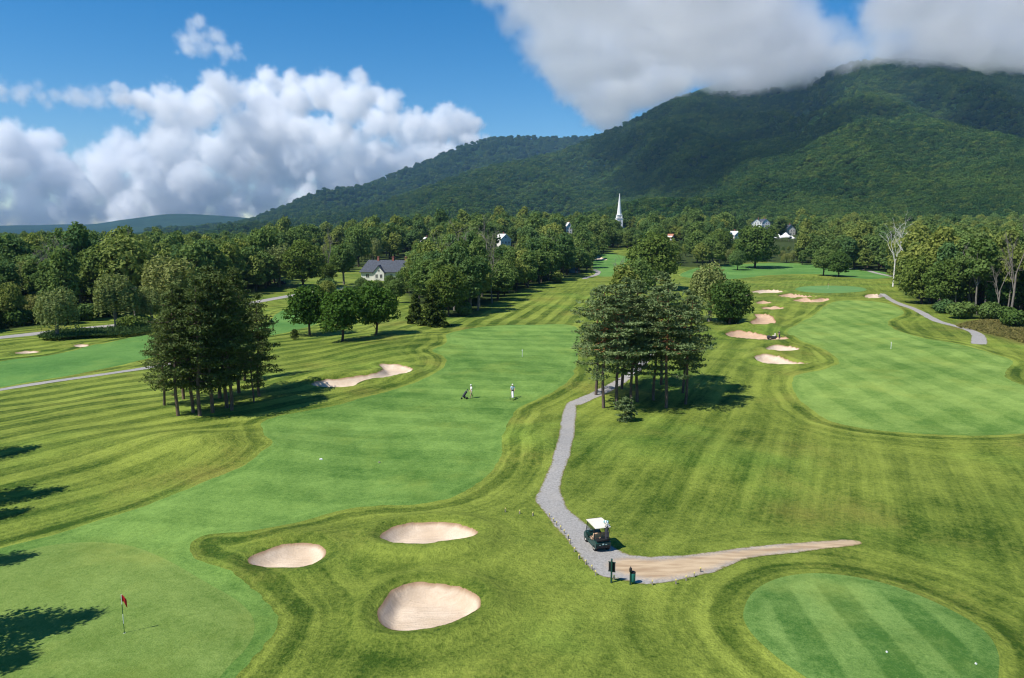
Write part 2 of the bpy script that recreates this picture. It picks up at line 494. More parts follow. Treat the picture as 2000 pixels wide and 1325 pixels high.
PATH = [(1128, 786), (1126, 800), (1120, 855), (1108, 905), (1098, 940), (1096, 965), (1110, 995), (1150, 1030), (1200, 1068), (1245, 1085), (1330, 1086), (1440, 1071),
        (1560, 1060), (1660, 1055), (1686, 1062), (1660, 1068), (1560, 1078), (1460, 1094), (1385, 1120), (1320, 1135), (1262, 1141), (1205, 1132), (1170, 1124),
        (1140, 1098), (1112, 1062), (1080, 1022), (1050, 988), (1047, 972), (1062, 938), (1082, 888), (1092, 850), (1100, 802), (1112, 785)]
DIRT = [(1190, 1108), (1215, 1092), (1300, 1093), (1450, 1074), (1600, 1058), (1720, 1050), (1720, 1076), (1560, 1076), (1440, 1096), (1370, 1118), (1290, 1132), (1230, 1124)]

# ground grid
def _col(n, e):
    s = np.linspace(-1, 1, n)
    return np.sign(s) * (0.45 * np.abs(s) + 0.55 * np.abs(s) ** e)
gu = _col(560, 2.0)
gr = np.concatenate([np.linspace(-260, 0, 14), 6 * (700 / 6) ** np.linspace(0, 1, 600), 700 * (9000 / 700) ** np.linspace(0, 1, 80)[1:]])
GU, GR = np.meshgrid(gu, gr)
GX = GU * (60 + 0.95 * np.maximum(GR, 0) + 0.25 * np.maximum(-GR, 0))
GY = GR.copy()
GZ = base_height(GX, GY)
nr, nc = GX.shape
X, Y, Z = GX.ravel(), GY.ravel(), GZ.ravel()

fw_polys = {k: ground_poly(v) for k, v in FAIRWAYS.items()}
fw_sd = {k: sdist(p, X, Y) + 0.5 * N2(X / 3.0, Y / 3.0) + 0.22 * N3(X / 0.6, Y / 0.6) for k, p in fw_polys.items()}
gr_sd = {k: sdist(ground_poly(v), X, Y) for k, v in GREENS.items()}
tee_sd = sdist(ground_poly(TEE), X, Y)
bk_sd = []
for pts, lab in BUNKERS:
    s = sdist(ground_poly(pts), X, Y, 12.0)
    s = s + 0.22 * N3(X / 0.8, Y / 0.8) + 0.25 * N1(X / 2.1, Y / 2.1)
    bk_sd.append(s)
    size = max(0.35, min(1.0, np.sqrt(max(np.max(s), 0.2)) * 0.55))
    Z -= 0.85 * size * sstep(-0.1, 0.95, s)
    Z += 0.38 * size * np.exp(-((s + 0.9) / 0.9) ** 2) * (s < 0.2)
Z += 0.25 * sstep(-2.5, 1.0, tee_sd) + 0.3 * sstep(-3, 4, gr_sd['near']) + 0.3 * sstep(-3, 3, gr_sd['far'])
path_sd = {
    'gravel': sdist(ground_poly(PATH, 6), X, Y),
    'gravel_b': sdist(ribbon_poly([(1270, 690), (1240, 725), (1200, 752), (1165, 770), (1120, 790)], [1.6, 1.8, 2.0, 2.0]), X, Y),
    'left': sdist(ribbon_poly([(-160, 792), (0, 762), (100, 746), (200, 732), (280, 720), (400, 700)], 2.0), X, Y),
    'right': sdist(ribbon_poly([(1720, 575), (1752, 592), (1790, 606), (1832, 628), (1880, 641), (1907, 652), (1912, 664), (1911, 673)], [2.2, 2.2, 2.2, 2.2, 2.3, 2.6, 2.8]), X, Y),
    'right_far': sdist(ribbon_poly([(1650, 524), (1690, 528), (1712, 534), (1745, 541)], 3.0), X, Y),
    'valley': sdist(ribbon_poly([(1140, 545), (1152, 541), (1165, 537), (1168, 531), (1160, 527)], 2.6), X, Y),
    'road': sdist(ribbon_poly([(-260, 690), (-120, 674), (0, 660), (130, 646), (285, 628), (420, 604), (530, 585), (575, 577), (640, 568), (720, 556)], 5.0), X, Y),
}
for k_ in path_sd:
    path_sd[k_] = path_sd[k_] + 0.14 * N1(X / 0.7, Y / 0.7) + 0.22 * N2(X / 2.6, Y / 2.6)
gravel_sd = np.maximum(path_sd['gravel'], path_sd['gravel_b'])
dirt_sd = sdist(ground_poly(DIRT, 6), X, Y)

# mower flow for the rough: three fields
def pixdir(a, b):
    ax, ay = flat_at(*a)
    bx, by = flat_at(*b)
    d = np.array([bx - ax, by - ay])
    return d / np.linalg.norm(d)
side = np.zeros(X.shape)
f1x = np.interp(Y, [20, 45, 60, 75, 90, 120, 160], [-18, -22, -26, -24, -14, -8, -2])
warp = 2.2 * fbm(N2, X / 60, Y / 60, 2)
flow = np.zeros((len(X), 2))
sel_left = X < f1x
sel_far = (Y > 150) & (X > -32) & (X < 34)
sel_right = ~sel_left & ~sel_far
for sel, (a, b2) in ((sel_left, ((0, 837), (287, 791))), (sel_right, ((1300, 990), (1400, 830))), (sel_far, ((930, 630), (1060, 560)))):
    d = pixdir(a, b2)
    flow[sel, 0] = (X * -d[1] + Y * d[0] + warp)[sel]
    flow[sel, 1] = (X * d[0] + Y * d[1])[sel]
amp = np.where(sel_left, 1.15, np.where(sel_far, 1.4, 0.5)) * (0.6 + 0.9 * np.clip(fbm(N3, X / 30, Y / 30, 2) + 0.3, 0, 1))
amp *= sstep(260, 200, Y) * sstep(2, 7, np.abs(X - f1x) + 6 * sel_far)
amp *= np.where((X > -24) & (X < 9) & (Y < 62), 0.0, 1.0)
edge = np.full(X.shape, 30.0)
for s in list(fw_sd.values()) + [tee_sd]:
    edge = np.minimum(edge, -s)
for s in bk_sd:                                  # rings round a bunker start a little way off its lip
    edge = np.minimum(edge, np.where(s <= -11.9, 30, 3.5 - 0.8 * s))
edge = np.maximum(edge, 0)

WOODS = {
    'left': [(-300, 655), (0, 643), (60, 638), (110, 630), (200, 618), (300, 606), (420, 586), (520, 564), (555, 535), (560, 508), (560, 480), (-300, 480)],
    'belt': [(870, 620), (930, 612), (985, 580), (1050, 558), (1125, 538), (1152, 530), (1152, 508), (1050, 505), (900, 510), (800, 535), (790, 575), (830, 605)],
    'back': [(560, 520), (620, 532), (690, 530), (720, 520), (800, 518), (900, 522), (1160, 516), (1210, 505), (1290, 520), (1350, 527), (1480, 521), (1560, 520), (1560, 486), (1160, 482), (560, 482)],
    'right': [(1545, 520), (1640, 530), (1715, 533), (1745, 540), (1775, 580), (1840, 606), (1900, 620), (2000, 628), (2250, 650), (2300, 486), (1545, 484)],
}
wood_polys = {k: ground_poly(v, 4, True) for k, v in WOODS.items()}
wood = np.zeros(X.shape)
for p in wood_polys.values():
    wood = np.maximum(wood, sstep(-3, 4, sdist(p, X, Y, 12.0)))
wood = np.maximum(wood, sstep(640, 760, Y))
MEADOW = [(1850, 640), (1890, 626), (1960, 622), (2060, 632), (2200, 660), (2200, 690), (2020, 678), (1950, 660), (1900, 648)]
wild = np.maximum(sstep(-2, 3, sdist(ground_poly(MEADOW), X, Y)),
                  sstep(-2, 3, sdist(ground_poly([(1700, 530), (1745, 527), (1800, 540), (1740, 540)]), X, Y)))

i0 = (np.arange(nr - 1)[:, None] * nc + np.arange(nc - 1)[None, :]).ravel()
TRI = np.concatenate([np.stack([i0, i0 + 1, i0 + nc + 1], 1), np.stack([i0, i0 + nc + 1, i0 + nc], 1)])
XYZ = np.stack([X, Y, Z], 1)
M_rough = mat_rough()
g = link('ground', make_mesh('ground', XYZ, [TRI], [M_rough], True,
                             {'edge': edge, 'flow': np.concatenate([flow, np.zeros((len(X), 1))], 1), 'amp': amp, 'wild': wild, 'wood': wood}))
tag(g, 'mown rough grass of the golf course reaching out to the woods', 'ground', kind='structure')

def sheet(name, sd, layer, mat, label, cat, extra=None):
    """the piece of ground where sd > 0, cut along its outline and laid a few millimetres above"""
    tsd = sd[TRI]
    nin = (tsd > 0).sum(1)
    full = TRI[nin == 3]
    V = [XYZ]
    A = {'inset': [sd]}
    for k, v in (extra or {}).items():
        A[k] = [v]
    base = len(XYZ)
    out = [full]
    part = TRI[(nin > 0) & (nin < 3)]
    if len(part):
        ps = sd[part] > 0
        one = ps.sum(1) == 1
        lone = np.where(one, ps.argmax(1), (~ps).argmax(1))
        r = np.arange(len(part))
        a, b2, c = part[r, lone], part[r, (lone + 1) % 3], part[r, (lone + 2) % 3]
        def cut(p, q):
            lo, hi = np.minimum(p, q), np.maximum(p, q)
            return np.stack([lo, hi], 1)
        E = np.concatenate([cut(a, b2), cut(a, c)])
        U, inv = np.unique(E, axis=0, return_inverse=True)
        inv = inv.ravel()
        t = sd[U[:, 0]] / (sd[U[:, 0]] - sd[U[:, 1]])
        V.append(XYZ[U[:, 0]] * (1 - t)[:, None] + XYZ[U[:, 1]] * t[:, None])
        for k in A:
            s0 = A[k][0]
            A[k].append(s0[U[:, 0]] * (1 - t) + s0[U[:, 1]] * t)
        ab, ac = base + inv[:len(part)], base + inv[len(part):]
        out.append(np.stack([a, ab, ac], 1)[one])
        two = ~one
        out.append(np.stack([ab, b2, c], 1)[two])
        out.append(np.stack([ab, c, ac], 1)[two])
    F = np.concatenate(out)
    V = np.concatenate(V)
    A = {k: np.concatenate(v) for k, v in A.items()}
    used, inv = np.unique(F, return_inverse=True)
    F = inv.reshape(-1, 3)
    V = V[used].copy()
    V[:, 2] += layer * (0.004 + np.maximum(V[:, 1], 0) * 4e-5)
    o = link(name, make_mesh(name, V, [F], [mat], True, {k: v[used] for k, v in A.items()}))
    return tag(o, label, cat, kind='structure')

M_fw1 = mat_fairway('fairway_turf', (0.046, 0.120, 0.016), (0.198, 0.320, 0.066), 0.12, 3.0, pixdir((700, 1000), (1000, 700)), pixdir((500, 900), (960, 860)))
_d1, _d2 = pixdir((1700, 690), (1950, 800)), pixdir((1950, 690), (1600, 800))
M_fw2 = mat_fairway('wide_fairway_turf', (0.072, 0.155, 0.022), (0.25, 0.355, 0.078), 0.15, 2.8, (-_d1[1], _d1[0]), (-_d2[1], _d2[0]))
M_fwl = mat_fairway('far_fairway_turf', (0.05, 0.145, 0.026), (0.145, 0.28, 0.062), 0.0)
M_green = mat_fairway('green_turf', (0.080, 0.150, 0.022), (0.222, 0.305, 0.072), 0.0, edge_line=0.1)
M_green2 = mat_fairway('far_green_turf', (0.085, 0.19, 0.05), (0.14, 0.27, 0.085), 0.0)
_t = pixdir((1590, 1140), (1720, 1320))
_t2 = pixdir((1500, 1200), (1900, 1230))
M_tee = mat_fairway('tee_turf', (0.045, 0.120, 0.018), (0.20, 0.310, 0.075), 0.27, 1.75, (-_t[1], _t[0]), (-_t2[1] , _t2[0]), edge_line=0.1, cross=0.3)
M_sand, M_gravel = mat_sand(), mat_gravel()
M_sand2 = mat_sand('red_bunker_sand', (0.86, 0.74, 0.66))
sheet('fairway', fw_sd['main'], 1, M_fw1, 'bluish green main fairway running from the pines to the flag green', 'fairway')
sheet('fairway', fw_sd['right'], 1, M_fw2, 'wide light green fairway with crossed mowing stripes', 'fairway')
sheet('fairway', fw_sd['left'], 1, M_fwl, 'green fairway between the road and the tall dark pines', 'fairway')
sheet('fairway', fw_sd['teal'], 2, M_fwl, 'patch of fairway glimpsed between the dark pines and the three maples', 'fairway')
sheet('fairway', fw_sd['back'], 1, M_fwl, 'far fairway in front of the village trees', 'fairway')
sheet('fairway', fw_sd['valley'], 1, M_fwl, 'distant fairway in the gap between the wood and the spire trees', 'fairway')
sheet('putting_green', gr_sd['near'], 2, M_green, 'large putting green with the red flag', 'green')
sheet('putting_green', gr_sd['far'], 2, M_green2, 'small far putting green behind the bunker chain', 'green')
sheet('tee_box', tee_sd, 2, M_tee, 'oval tee with broad light and dark mowing stripes', 'tee')
for (pts, lab), s in zip(BUNKERS, bk_sd):
    sheet('bunker', s, 3, M_sand2 if 'reddish' in lab else M_sand, lab, 'bunker')
none = np.full(X.shape, -5.0)
sheet('gravel_path', gravel_sd, 3, M_gravel, 'grey gravel cart path that turns to tan dirt by the signs', 'path', {'dirt': dirt_sd})
sheet('cart_path', path_sd['left'], 3, M_gravel, 'narrow pale path along the left fairway', 'path', {'dirt': none})
sheet('cart_path', path_sd['right'], 3, M_gravel, 'grey path that ends below the yellow meadow', 'path', {'dirt': none})
sheet('cart_path', path_sd['right_far'], 3, M_gravel, 'far path leading into the trees behind the paired trees', 'path', {'dirt': none})
sheet('cart_path', path_sd['valley'], 3, M_gravel, 'short bent path near the blue shed', 'path', {'dirt': none})
sheet('road', path_sd['road'], 3, M_gravel, 'grey road passing behind the willows', 'road', {'dirt': none})

# height lookup on the finished ground
def ground_z(x, y):
    x, y = np.atleast_1d(np.asarray(x, float)), np.atleast_1d(np.asarray(y, float))
    r = np.clip(np.searchsorted(gr, y) - 1, 0, nr - 2)
    fr = np.clip((y - gr[r]) / (gr[r + 1] - gr[r]), 0, 1)
    u = x / (60 + 0.95 * np.maximum(y, 0) + 0.25 * np.maximum(-y, 0))
    c = np.clip(np.searchsorted(gu, u) - 1, 0, nc - 2)
    fc = np.clip((u - gu[c]) / (gu[c + 1] - gu[c]), 0, 1)
    Zg = Z.reshape(nr, nc)
    return (Zg[r, c] * (1 - fc) + Zg[r, c + 1] * fc) * (1 - fr) + (Zg[r + 1, c] * (1 - fc) + Zg[r + 1, c + 1] * fc) * fr

def on_ground(px, py):
    """where a pixel's ray meets the finished ground"""
    z = 0.0
    a, b, c = pix_dir(px, py)
    for _ in range(15):
        t = (z - CAM_H) / c
        z = 0.5 * z + 0.5 * float(ground_z(a * t, b * t)[0])
    t = (z - CAM_H) / c
    return Vector((float(a * t), float(b * t), float(ground_z(a * t, b * t)[0])))

# ------------------------------------------------------------------ mountains
def mat_mountain(name, dark, light, sc_):
    b = NB(name)
    p = b.pos()
    v = b.n('ShaderNodeTexVoronoi')
    b.put(v.inputs['Vector'], p)
    v.inputs['Scale'].default_value = sc_
    n = b.noise(p, sc_ * 0.25, 5, 0.65)
    big = b.noise(p, sc_ * 0.02, 4)
    t = b.math('ADD', b.math('MULTIPLY', n, 0.7), b.math('MULTIPLY', big, 0.5))
    c = b.mix(b.ramp(t, 0.4, 0.85), dark, light)
    h = b.math('ADD', b.math('MULTIPLY', v.outputs['Distance'], -1.0), n)
    return b.bsdf(c, 1.0, 0.0, b.bump(h, 1.0, 6.0))

def interp_pts(u, pts):
    p = np.array(pts, float)
    return np.interp(u, (p[:, 0] - 1000) / FPX, p[:, 1])

def ridge_field(us, ts, sil, dist, y0, power, spur, seed, back=0.6, rise=None):
    """a mountain side: for each bearing a foot at y0 and a crest at the distance and height that the skyline gives"""
    pv = lambda pts: interp_pts(us, pts)
    Yr, Y0 = pv(dist), pv(y0)
    py = np.convolve(np.pad(pv(sil), 6, mode='edge'), np.ones(13) / 13, 'valid')
    _, b_, c_ = pix_dir(1000, py)
    zr = CAM_H + Yr * c_ / b_
    T, U = np.meshgrid(ts, us, indexing='ij')
    YY = Y0[None] + (Yr - Y0)[None] * T
    XX = U * YY / math.cos(PITCH) * 1.0
    prof = np.where(T < 1, np.clip(T, 0, 1) ** power, 1 - back * (np.clip(T, 1, None) - 1) ** 1.3)
    n = VNoise(seed)
    w = np.clip(4 * T * (1 - T), 0, 1) ** 0.8
    wx = XX + 260 * fbm(n, XX / 1300 + 50, YY / 1300 + 9, 2)
    rid = 0.42 - np.abs(fbm(n, wx / 620 + 7, YY / 2300 + 3, 3)) * 1.9     # spurs run down the slope, gullies between
    ZZ = zr[None] * prof + spur * w * rid * np.clip(zr[None] / 600, 0.15, 1) + 0.05 * zr[None] * fbm(n, XX / 260, YY / 260, 3) * w
    if rise is not None:                             # where cloud hides the skyline the slope goes on up inside it
        ZZ = ZZ + pv(rise)[None] * sstep(1.0, 1.13, T) * 1.0
    return XX, YY, ZZ

def grid_mesh(name, XX, YY, ZZ, mat):
    a, b_ = XX.shape
    i = (np.arange(a - 1)[:, None] * b_ + np.arange(b_ - 1)[None]).ravel()
    q = np.stack([i, i + 1, i + b_ + 1, i + b_], 1)
    return make_mesh(name, np.stack([XX.ravel(), YY.ravel(), ZZ.ravel()], 1), [q], [mat], True)

M_mtn = mat_mountain('mountain_forest_floor', (0.010, 0.026, 0.008), (0.035, 0.070, 0.018), 0.11)
M_far = mat_mountain('far_mountain_forest', (0.014, 0.032, 0.016), (0.035, 0.065, 0.03), 0.02)
us1 = np.linspace(-0.42, 1.15, 420)
ts1 = np.concatenate([np.linspace(0, 1, 200), np.linspace(1, 1.15, 14)[1:], np.linspace(1.15, 1.5, 6)[1:]])
SIL1 = [(400, 452), (560, 440), (700, 420), (780, 392), (860, 362), (930, 338), (1000, 322), (1060, 310), (1110, 296), (1150, 275), (1190, 254), (1235, 236), (1275, 212), (1330, 186),
        (1420, 184), (1520, 178), (1560, 158), (1600, 138), (1650, 122), (1720, 124), (1800, 130), (2000, 136), (2700, 150)]
# where the skyline runs up into the cloud the crest stays at the height of the cloud base
ZTOP = 800.0
D1 = [(400, 2400), (780, 3000), (1000, 3600), (1110, 3900), (1235, 4150), (1330, 4180), (1420, 4140), (1520, 4060), (1560, 3800), (1600, 3540), (1650, 3370), (1720, 3400), (1800, 3450), (2000, 3520), (2700, 3700)]
Y01 = [(400, 1500), (780, 1300), (1000, 1150), (1300, 1000), (1600, 850), (2000, 700), (2700, 650)]
RISE = [(1180, 0), (1300, 60), (1420, 170), (1540, 170), (1640, 40), (1720, 130), (1850, 200), (2700, 200)]
mx1 = ridge_field(us1, ts1, SIL1, D1, Y01, 1.55, 200, 11, 0.0, RISE)
o = link('mountain', grid_mesh('mountain', *mx1, M_mtn))
tag(o, 'large forested mountain with its top in cloud', 'mountain', kind='structure')
us2 = np.linspace(-0.62, 0.45, 240)
ts2 = np.concatenate([np.linspace(0, 1, 120), np.linspace(1, 1.6, 16)[1:]])
SIL2 = [(0, 470), (440, 446), (500, 437), (540, 420), (575, 404), (610, 386), (640, 375), (675, 371), (705, 374), (735, 362), (775, 346), (820, 326), (860, 310), (900, 293), (930, 280), (965, 272), (1040, 272), (1120, 273),
        (1250, 268), (1600, 300)]
D2 = [(0, 4200), (500, 4300), (640, 4600), (705, 5000), (800, 5500), (965, 6000), (1120, 6200), (1600, 6400)]
Y02 = [(0, 3400), (500, 2400), (800, 2400), (1200, 3000), (1600, 4200)]
mx2 = ridge_field(us2, ts2, SIL2, D2, Y02, 1.3, 140, 23)
o = link('mountain', grid_mesh('ridge', *mx2, M_mtn))
tag(o, 'lower forested ridge behind the left shoulder of the mountain', 'mountain', kind='structure')
us3 = np.linspace(-1.1, 0.2, 160)
ts3 = np.concatenate([np.linspace(0, 1, 40), np.linspace(1, 1.2, 6)[1:]])
SIL3 = [(-600, 440), (-200, 436), (0, 443), (60, 440), (110, 437), (150, 443), (180, 437), (210, 435), (238, 442), (260, 433), (285, 423), (310, 416), (345, 416), (390, 419), (440, 420), (480, 424), (520, 428), (600, 440), (1200, 450)]
D3 = [(-600, 8500), (0, 8600), (238, 8600), (255, 7700), (600, 7700), (1200, 7900)]
Y03 = [(-600, 5800), (1200, 5800)]
mx3 = ridge_field(us3, ts3, SIL3, D3, Y03, 1.0, 60, 31)
o = link('mountain', grid_mesh('far_hills', *mx3, M_far))
tag(o, 'blue far hills on the horizon at the open end of the valley', 'mountain', kind='structure')

# ------------------------------------------------------------------ tree building
def tube(path, radii, k=6):
    path, radii = np.asarray(path, float), np.asarray(radii, float)
    n = len(path)
    t = np.gradient(path, axis=0)
    t /= np.linalg.norm(t, axis=1)[:, None] + 1e-9
    ref = np.where(np.abs(t[:, 2:3]) > 0.9, np.array([[1.0, 0, 0]]), np.array([[0, 0, 1.0]]))
    a = np.cross(t, ref)
    a /= np.linalg.norm(a, axis=1)[:, None] + 1e-9
    b = np.cross(t, a)
    th = np.linspace(0, 2 * math.pi, k, endpoint=False)
    V = path[:, None] + radii[:, None, None] * (np.cos(th)[None, :, None] * a[:, None] + np.sin(th)[None, :, None] * b[:, None])
    i = (np.arange(n - 1)[:, None] * k + np.arange(k)[None]).ravel()
    j = (np.arange(n - 1)[:, None] * k + (np.arange(k)[None] + 1) % k).ravel()
    return V.reshape(-1, 3), np.stack([i, j, j + k, i + k], 1)

class Geo:
    def __init__(s):
        s.V, s.F, s.A, s.n = [], [], [], 0
    def add(s, V, F, tone=None):
        s.V.append(V)
        s.F.append(np.asarray(F) + s.n)
        s.A.append(np.zeros(len(V)) if tone is None else tone)
        s.n += len(V)
    def mesh(s, name, mat, smooth=False, tone=False):
        tri = [f for f in s.F if f.shape[1] == 3]
        quad = [f for f in s.F if f.shape[1] == 4]
        return make_mesh(name, np.concatenate(s.V), ([np.concatenate(tri)] if tri else []) + ([np.concatenate(quad)] if quad else []), [mat], smooth,
                         {'tone': np.concatenate(s.A)} if tone else None)

def leaf_quads(g, C, Nrm, L, W, q, axis=None):
    """one leaf spray per centre: a folded lozenge of two triangles"""
    n = len(C)
    Nrm = Nrm / (np.linalg.norm(Nrm, axis=1)[:, None] + 1e-9)
    r = q.normal(size=(n, 3)) if axis is None else axis
    a = np.cross(Nrm, r)
    a /= np.linalg.norm(a, axis=1)[:, None] + 1e-9
    b = np.cross(Nrm, a)
    l = (np.asarray(L) * q.uniform(0.7, 1.3, n))[:, None]
    w = (np.asarray(W) * q.uniform(0.7, 1.3, n))[:, None]
    V = np.stack([C - a * w, C - b * l * 0.9 + Nrm * w * 0.25, C + a * w, C + b * l + Nrm * w * 0.2], 1).reshape(-1, 3)
    tn = np.repeat(q.random(n), 4)
    g.add(V, np.arange(4 * n).reshape(-1, 4), tn)

def limb(g, p0, p1, r0, r1, q, bend=0.12, seg=5, k=5):
    p0, p1 = np.asarray(p0, float), np.asarray(p1, float)
    t = np.linspace(0, 1, seg)[:, None]
    L = np.linalg.norm(p1 - p0)
    off = q.normal(size=3) * L * bend
    P = p0 + (p1 - p0) * t + off * (4 * t * (1 - t)) * 0.5
    V, F = tube(P, np.linspace(r0, r1, seg), k)
    g.add(V, F)
    return P

def sph(q, n):
    d = q.normal(size=(n, 3))
    return d / np.linalg.norm(d, axis=1)[:, None]

def broadleaf(seed, h, w, cb, lobes, leaves, ls, mats, taper=0.0, lobe_r=0.34, narrow=1.0, trunk_r=None):
    """tapered trunk, limbs to every lobe, leaf sprays on the lobes' shells"""
    q = np.random.default_rng(seed)
    T, Cn = Geo(), Geo()
    tr = trunk_r or h * 0.022
    top = np.array([q.normal() * 0.3, q.normal() * 0.3, h * 0.72])
    tp = limb(T, (0, 0, -0.3), top, tr * 1.25, tr * 0.35, q, 0.04, 7, 7)
    zc, rz, rx = (h + cb) / 2, (h - cb) / 2, w / 2
    for i in range(lobes):
        f = (i + 0.5) / lobes
        zf = 1 - 2 * f
        th = i * 2.399963 + q.uniform(-0.5, 0.5)
        rad = math.sqrt(max(0.02, 1 - zf * zf)) * q.uniform(0.5, 0.78)
        width = rx * (1 - taper * (zf + 1) / 2)
        c = np.array([math.cos(th) * rad * width, math.sin(th) * rad * width, zc + zf * rz * q.uniform(0.62, 0.8)])
        R = lobe_r * w * q.uniform(0.62, 1.15) * (1 - 0.35 * taper * (zf + 1) / 2)
        k = int(np.clip((c[2] * 0.75) / (h * 0.72) * 6, 1, 6))
        limb(T, tp[k], c, tr * 0.38, tr * 0.08, q, 0.15, 5, 4)
        n = int(leaves / lobes * (R / (lobe_r * w)) ** 2 * 1.2) + 8
        d = sph(q, n)
        d[:, 2] = np.where(d[:, 2] < -0.35, d[:, 2] * 0.5, d[:, 2])
        rr = R * q.uniform(0.55, 1.06, n) ** 0.6
        # finer leaf bunches on the lobe make its outline uneven
        bn = sph(q, 14)
        near = (d @ bn.T).max(1)
        rr *= 0.80 + 0.34 * sstep(0.72, 0.97, near)
        keep = near > q.uniform(0.55, 0.86, n)
        d, rr = d[keep], rr[keep]
        P = c + d * rr[:, None] * np.array([1, 1, 0.82 * narrow])
        nr_ = d * 0.9 + q.normal(size=d.shape) * 0.55 + np.array([0, 0, 0.35])
        leaf_quads(Cn, P, nr_, ls, ls * 0.72, q)
    return T.mesh('trunk', mats[0], True), Cn.mesh('crown', mats[1], False, True)

def willow(seed, h, w, strands, mats, ls=0.42):
    q = np.random.default_rng(seed)
    T, Cn = Geo(), Geo()
    tp = limb(T, (0, 0, -0.3), (q.normal() * 0.4, 0.2, h * 0.5), h * 0.045, h * 0.022, q, 0.06, 6, 8)
    for i in range(9):
        th = i * 0.7 + q.uniform(-0.2, 0.2)
        limb(T, tp[4 + i % 2], (math.cos(th) * w * 0.32, math.sin(th) * w * 0.32, h * q.uniform(0.62, 0.9)), h * 0.016, h * 0.004, q, 0.2, 5, 4)
    lob = [(np.array([math.cos(t) * r * w, math.sin(t) * r * w, z * h]), R * w) for t, r, z, R in
           [(q.uniform(0, 6.28), q.uniform(0.1, 0.36), q.uniform(0.5, 0.8), q.uniform(0.16, 0.27)) for _ in range(16)]]
    for _ in range(strands):
        c, R = lob[q.integers(len(lob))]
        d = sph(q, 1)[0]
        d[2] = abs(d[2]) * 0.9
        p = c + d * R
        L = q.uniform(0.14, 0.42) * h * (0.6 + 0.6 * np.hypot(p[0], p[1]) / (w / 2))
        L = min(L, p[2] - 0.35)
        n = max(3, int(L / (ls * 0.85)))
        s = np.linspace(0, 1, n)
        out = np.array([d[0], d[1], 0]) * R * 0.35
        P = p + out * (1 - (1 - s[:, None]) ** 2) + np.array([0, 0, -1.0]) * L * (s[:, None] ** 1.25)
        P += q.normal(size=P.shape) * 0.10
        leaf_quads(Cn, P, d * 0.8 + q.normal(size=P.shape) * 0.5, ls * 0.75, ls * 0.36, q, np.cross(np.tile([0, 0, 1.0], (n, 1)), d + q.normal(size=P.shape) * 0.4) + 1e-3)
    return T.mesh('trunk', mats[0], True), Cn.mesh('crown', mats[1], False, True)

def pine(seed, h, w, cb, mats, levels=17, tuft=0.30, up=0.18, dens=1.0, flat=0.35, stubs=True, round_top=0.55, gap=0.12):
    """branch tiers with flat pads of needle tufts and gaps between the tiers"""
    q = np.random.default_rng(seed)
    T, Cn = Geo(), Geo()
    zz = np.linspace(0, h * 0.97, 12)
    lean = q.normal(size=2) * 0.25
    P0 = np.stack([lean[0] * (zz / h) ** 2 + 0.10 * np.sin(zz * 0.7 + seed), lean[1] * (zz / h) ** 2 + 0.10 * np.cos(zz * 0.6 + seed), zz - 0.25 * (zz == 0)], 1)
    rt = h * 0.0125
    V, F = tube(P0, rt * (1.12 - 0.98 * (zz / h) ** 1.1), 8)
    T.add(V, F)
    ax = lambda z: np.array([np.interp(z, zz, P0[:, 0]), np.interp(z, zz, P0[:, 1]), z])
    if stubs:
        for _ in range(9):
            z = q.uniform(0.14 * h, cb * h * 1.05)
            th = q.uniform(0, 6.28)
            l = q.uniform(0.3, 1.3)
            limb(T, ax(z), ax(z) + np.array([math.cos(th) * l, math.sin(th) * l, q.uniform(-0.1, 0.3)]), 0.045, 0.012, q, 0.1, 3, 4)
    for i in range(levels):
        f = i / (levels - 1)
        z = h * (cb + (0.975 - cb) * f) + q.uniform(-0.2, 0.2)
        prof = (1 - f) ** round_top * (0.62 + 0.38 * min(1, f / 0.25)) + 0.07
        nb = 5 if f < 0.8 else 4
        t0 = q.uniform(0, 6.28)
        for k in range(nb):
            if q.random() < (0.5 if f < 0.3 else gap):
                continue
            th = t0 + k * 6.28 / nb + q.uniform(-0.5, 0.5)
            L = w / 2 * prof * q.choice([0.55, 0.8, 1.0, 1.3], p=[0.2, 0.3, 0.3, 0.2]) * q.uniform(0.9, 1.1)
            dirv = np.array([math.cos(th), math.sin(th), 0])
            side = np.array([-math.sin(th), math.cos(th), 0])
            rise = L * (up * (0.2 + 1.4 * f) - 0.10 * (1 - f) + q.uniform(-0.14, 0.12))
            s = np.linspace(0, 1, 6)[:, None]
            base = ax(z + q.uniform(-0.3, 0.3))
            P = base + dirv * L * s + np.array([0, 0, 1]) * (rise * s ** 1.6 - 0.06 * L * np.sin(s * 3.14))
            V, F = tube(P, np.linspace(0.04 + 0.010 * L, 0.010, 6), 4)
            T.add(V, F)
            # clumps of tufts on side twigs: flat pads with clear gaps between them
            nc_ = max(2, int(L * 1.5))
            for m in range(nc_):
                sf = 0.30 + 0.72 * (m + q.random()) / nc_
                pc = base + dirv * L * min(sf, 1.03) + np.array([0, 0, 1]) * (rise * sf ** 1.6 - 0.06 * L * math.sin(sf * 3.14))
                wd = L * 0.42 * (1.15 - 0.6 * sf)
                for sgn in (-1, 1):
                    c2 = pc + side * sgn * q.uniform(0.1, 1.0) * wd
                    pr = q.uniform(0.28, 0.62) * (0.75 + 0.05 * w)
                    n = int(34 * dens * pr)
                    C = c2 + q.normal(size=(n, 3)) * np.array([pr * 0.6, pr * 0.6, pr * 0.6 * flat])
                    C[:, 2] += 0.08
                    leaf_quads(Cn, C, q.normal(size=(n, 3)) * 0.6 + np.array([0, 0, 0.8]), tuft, tuft * 0.40, q)
    return T.mesh('trunk', mats[0], True), Cn.mesh('crown', mats[1], False, True)

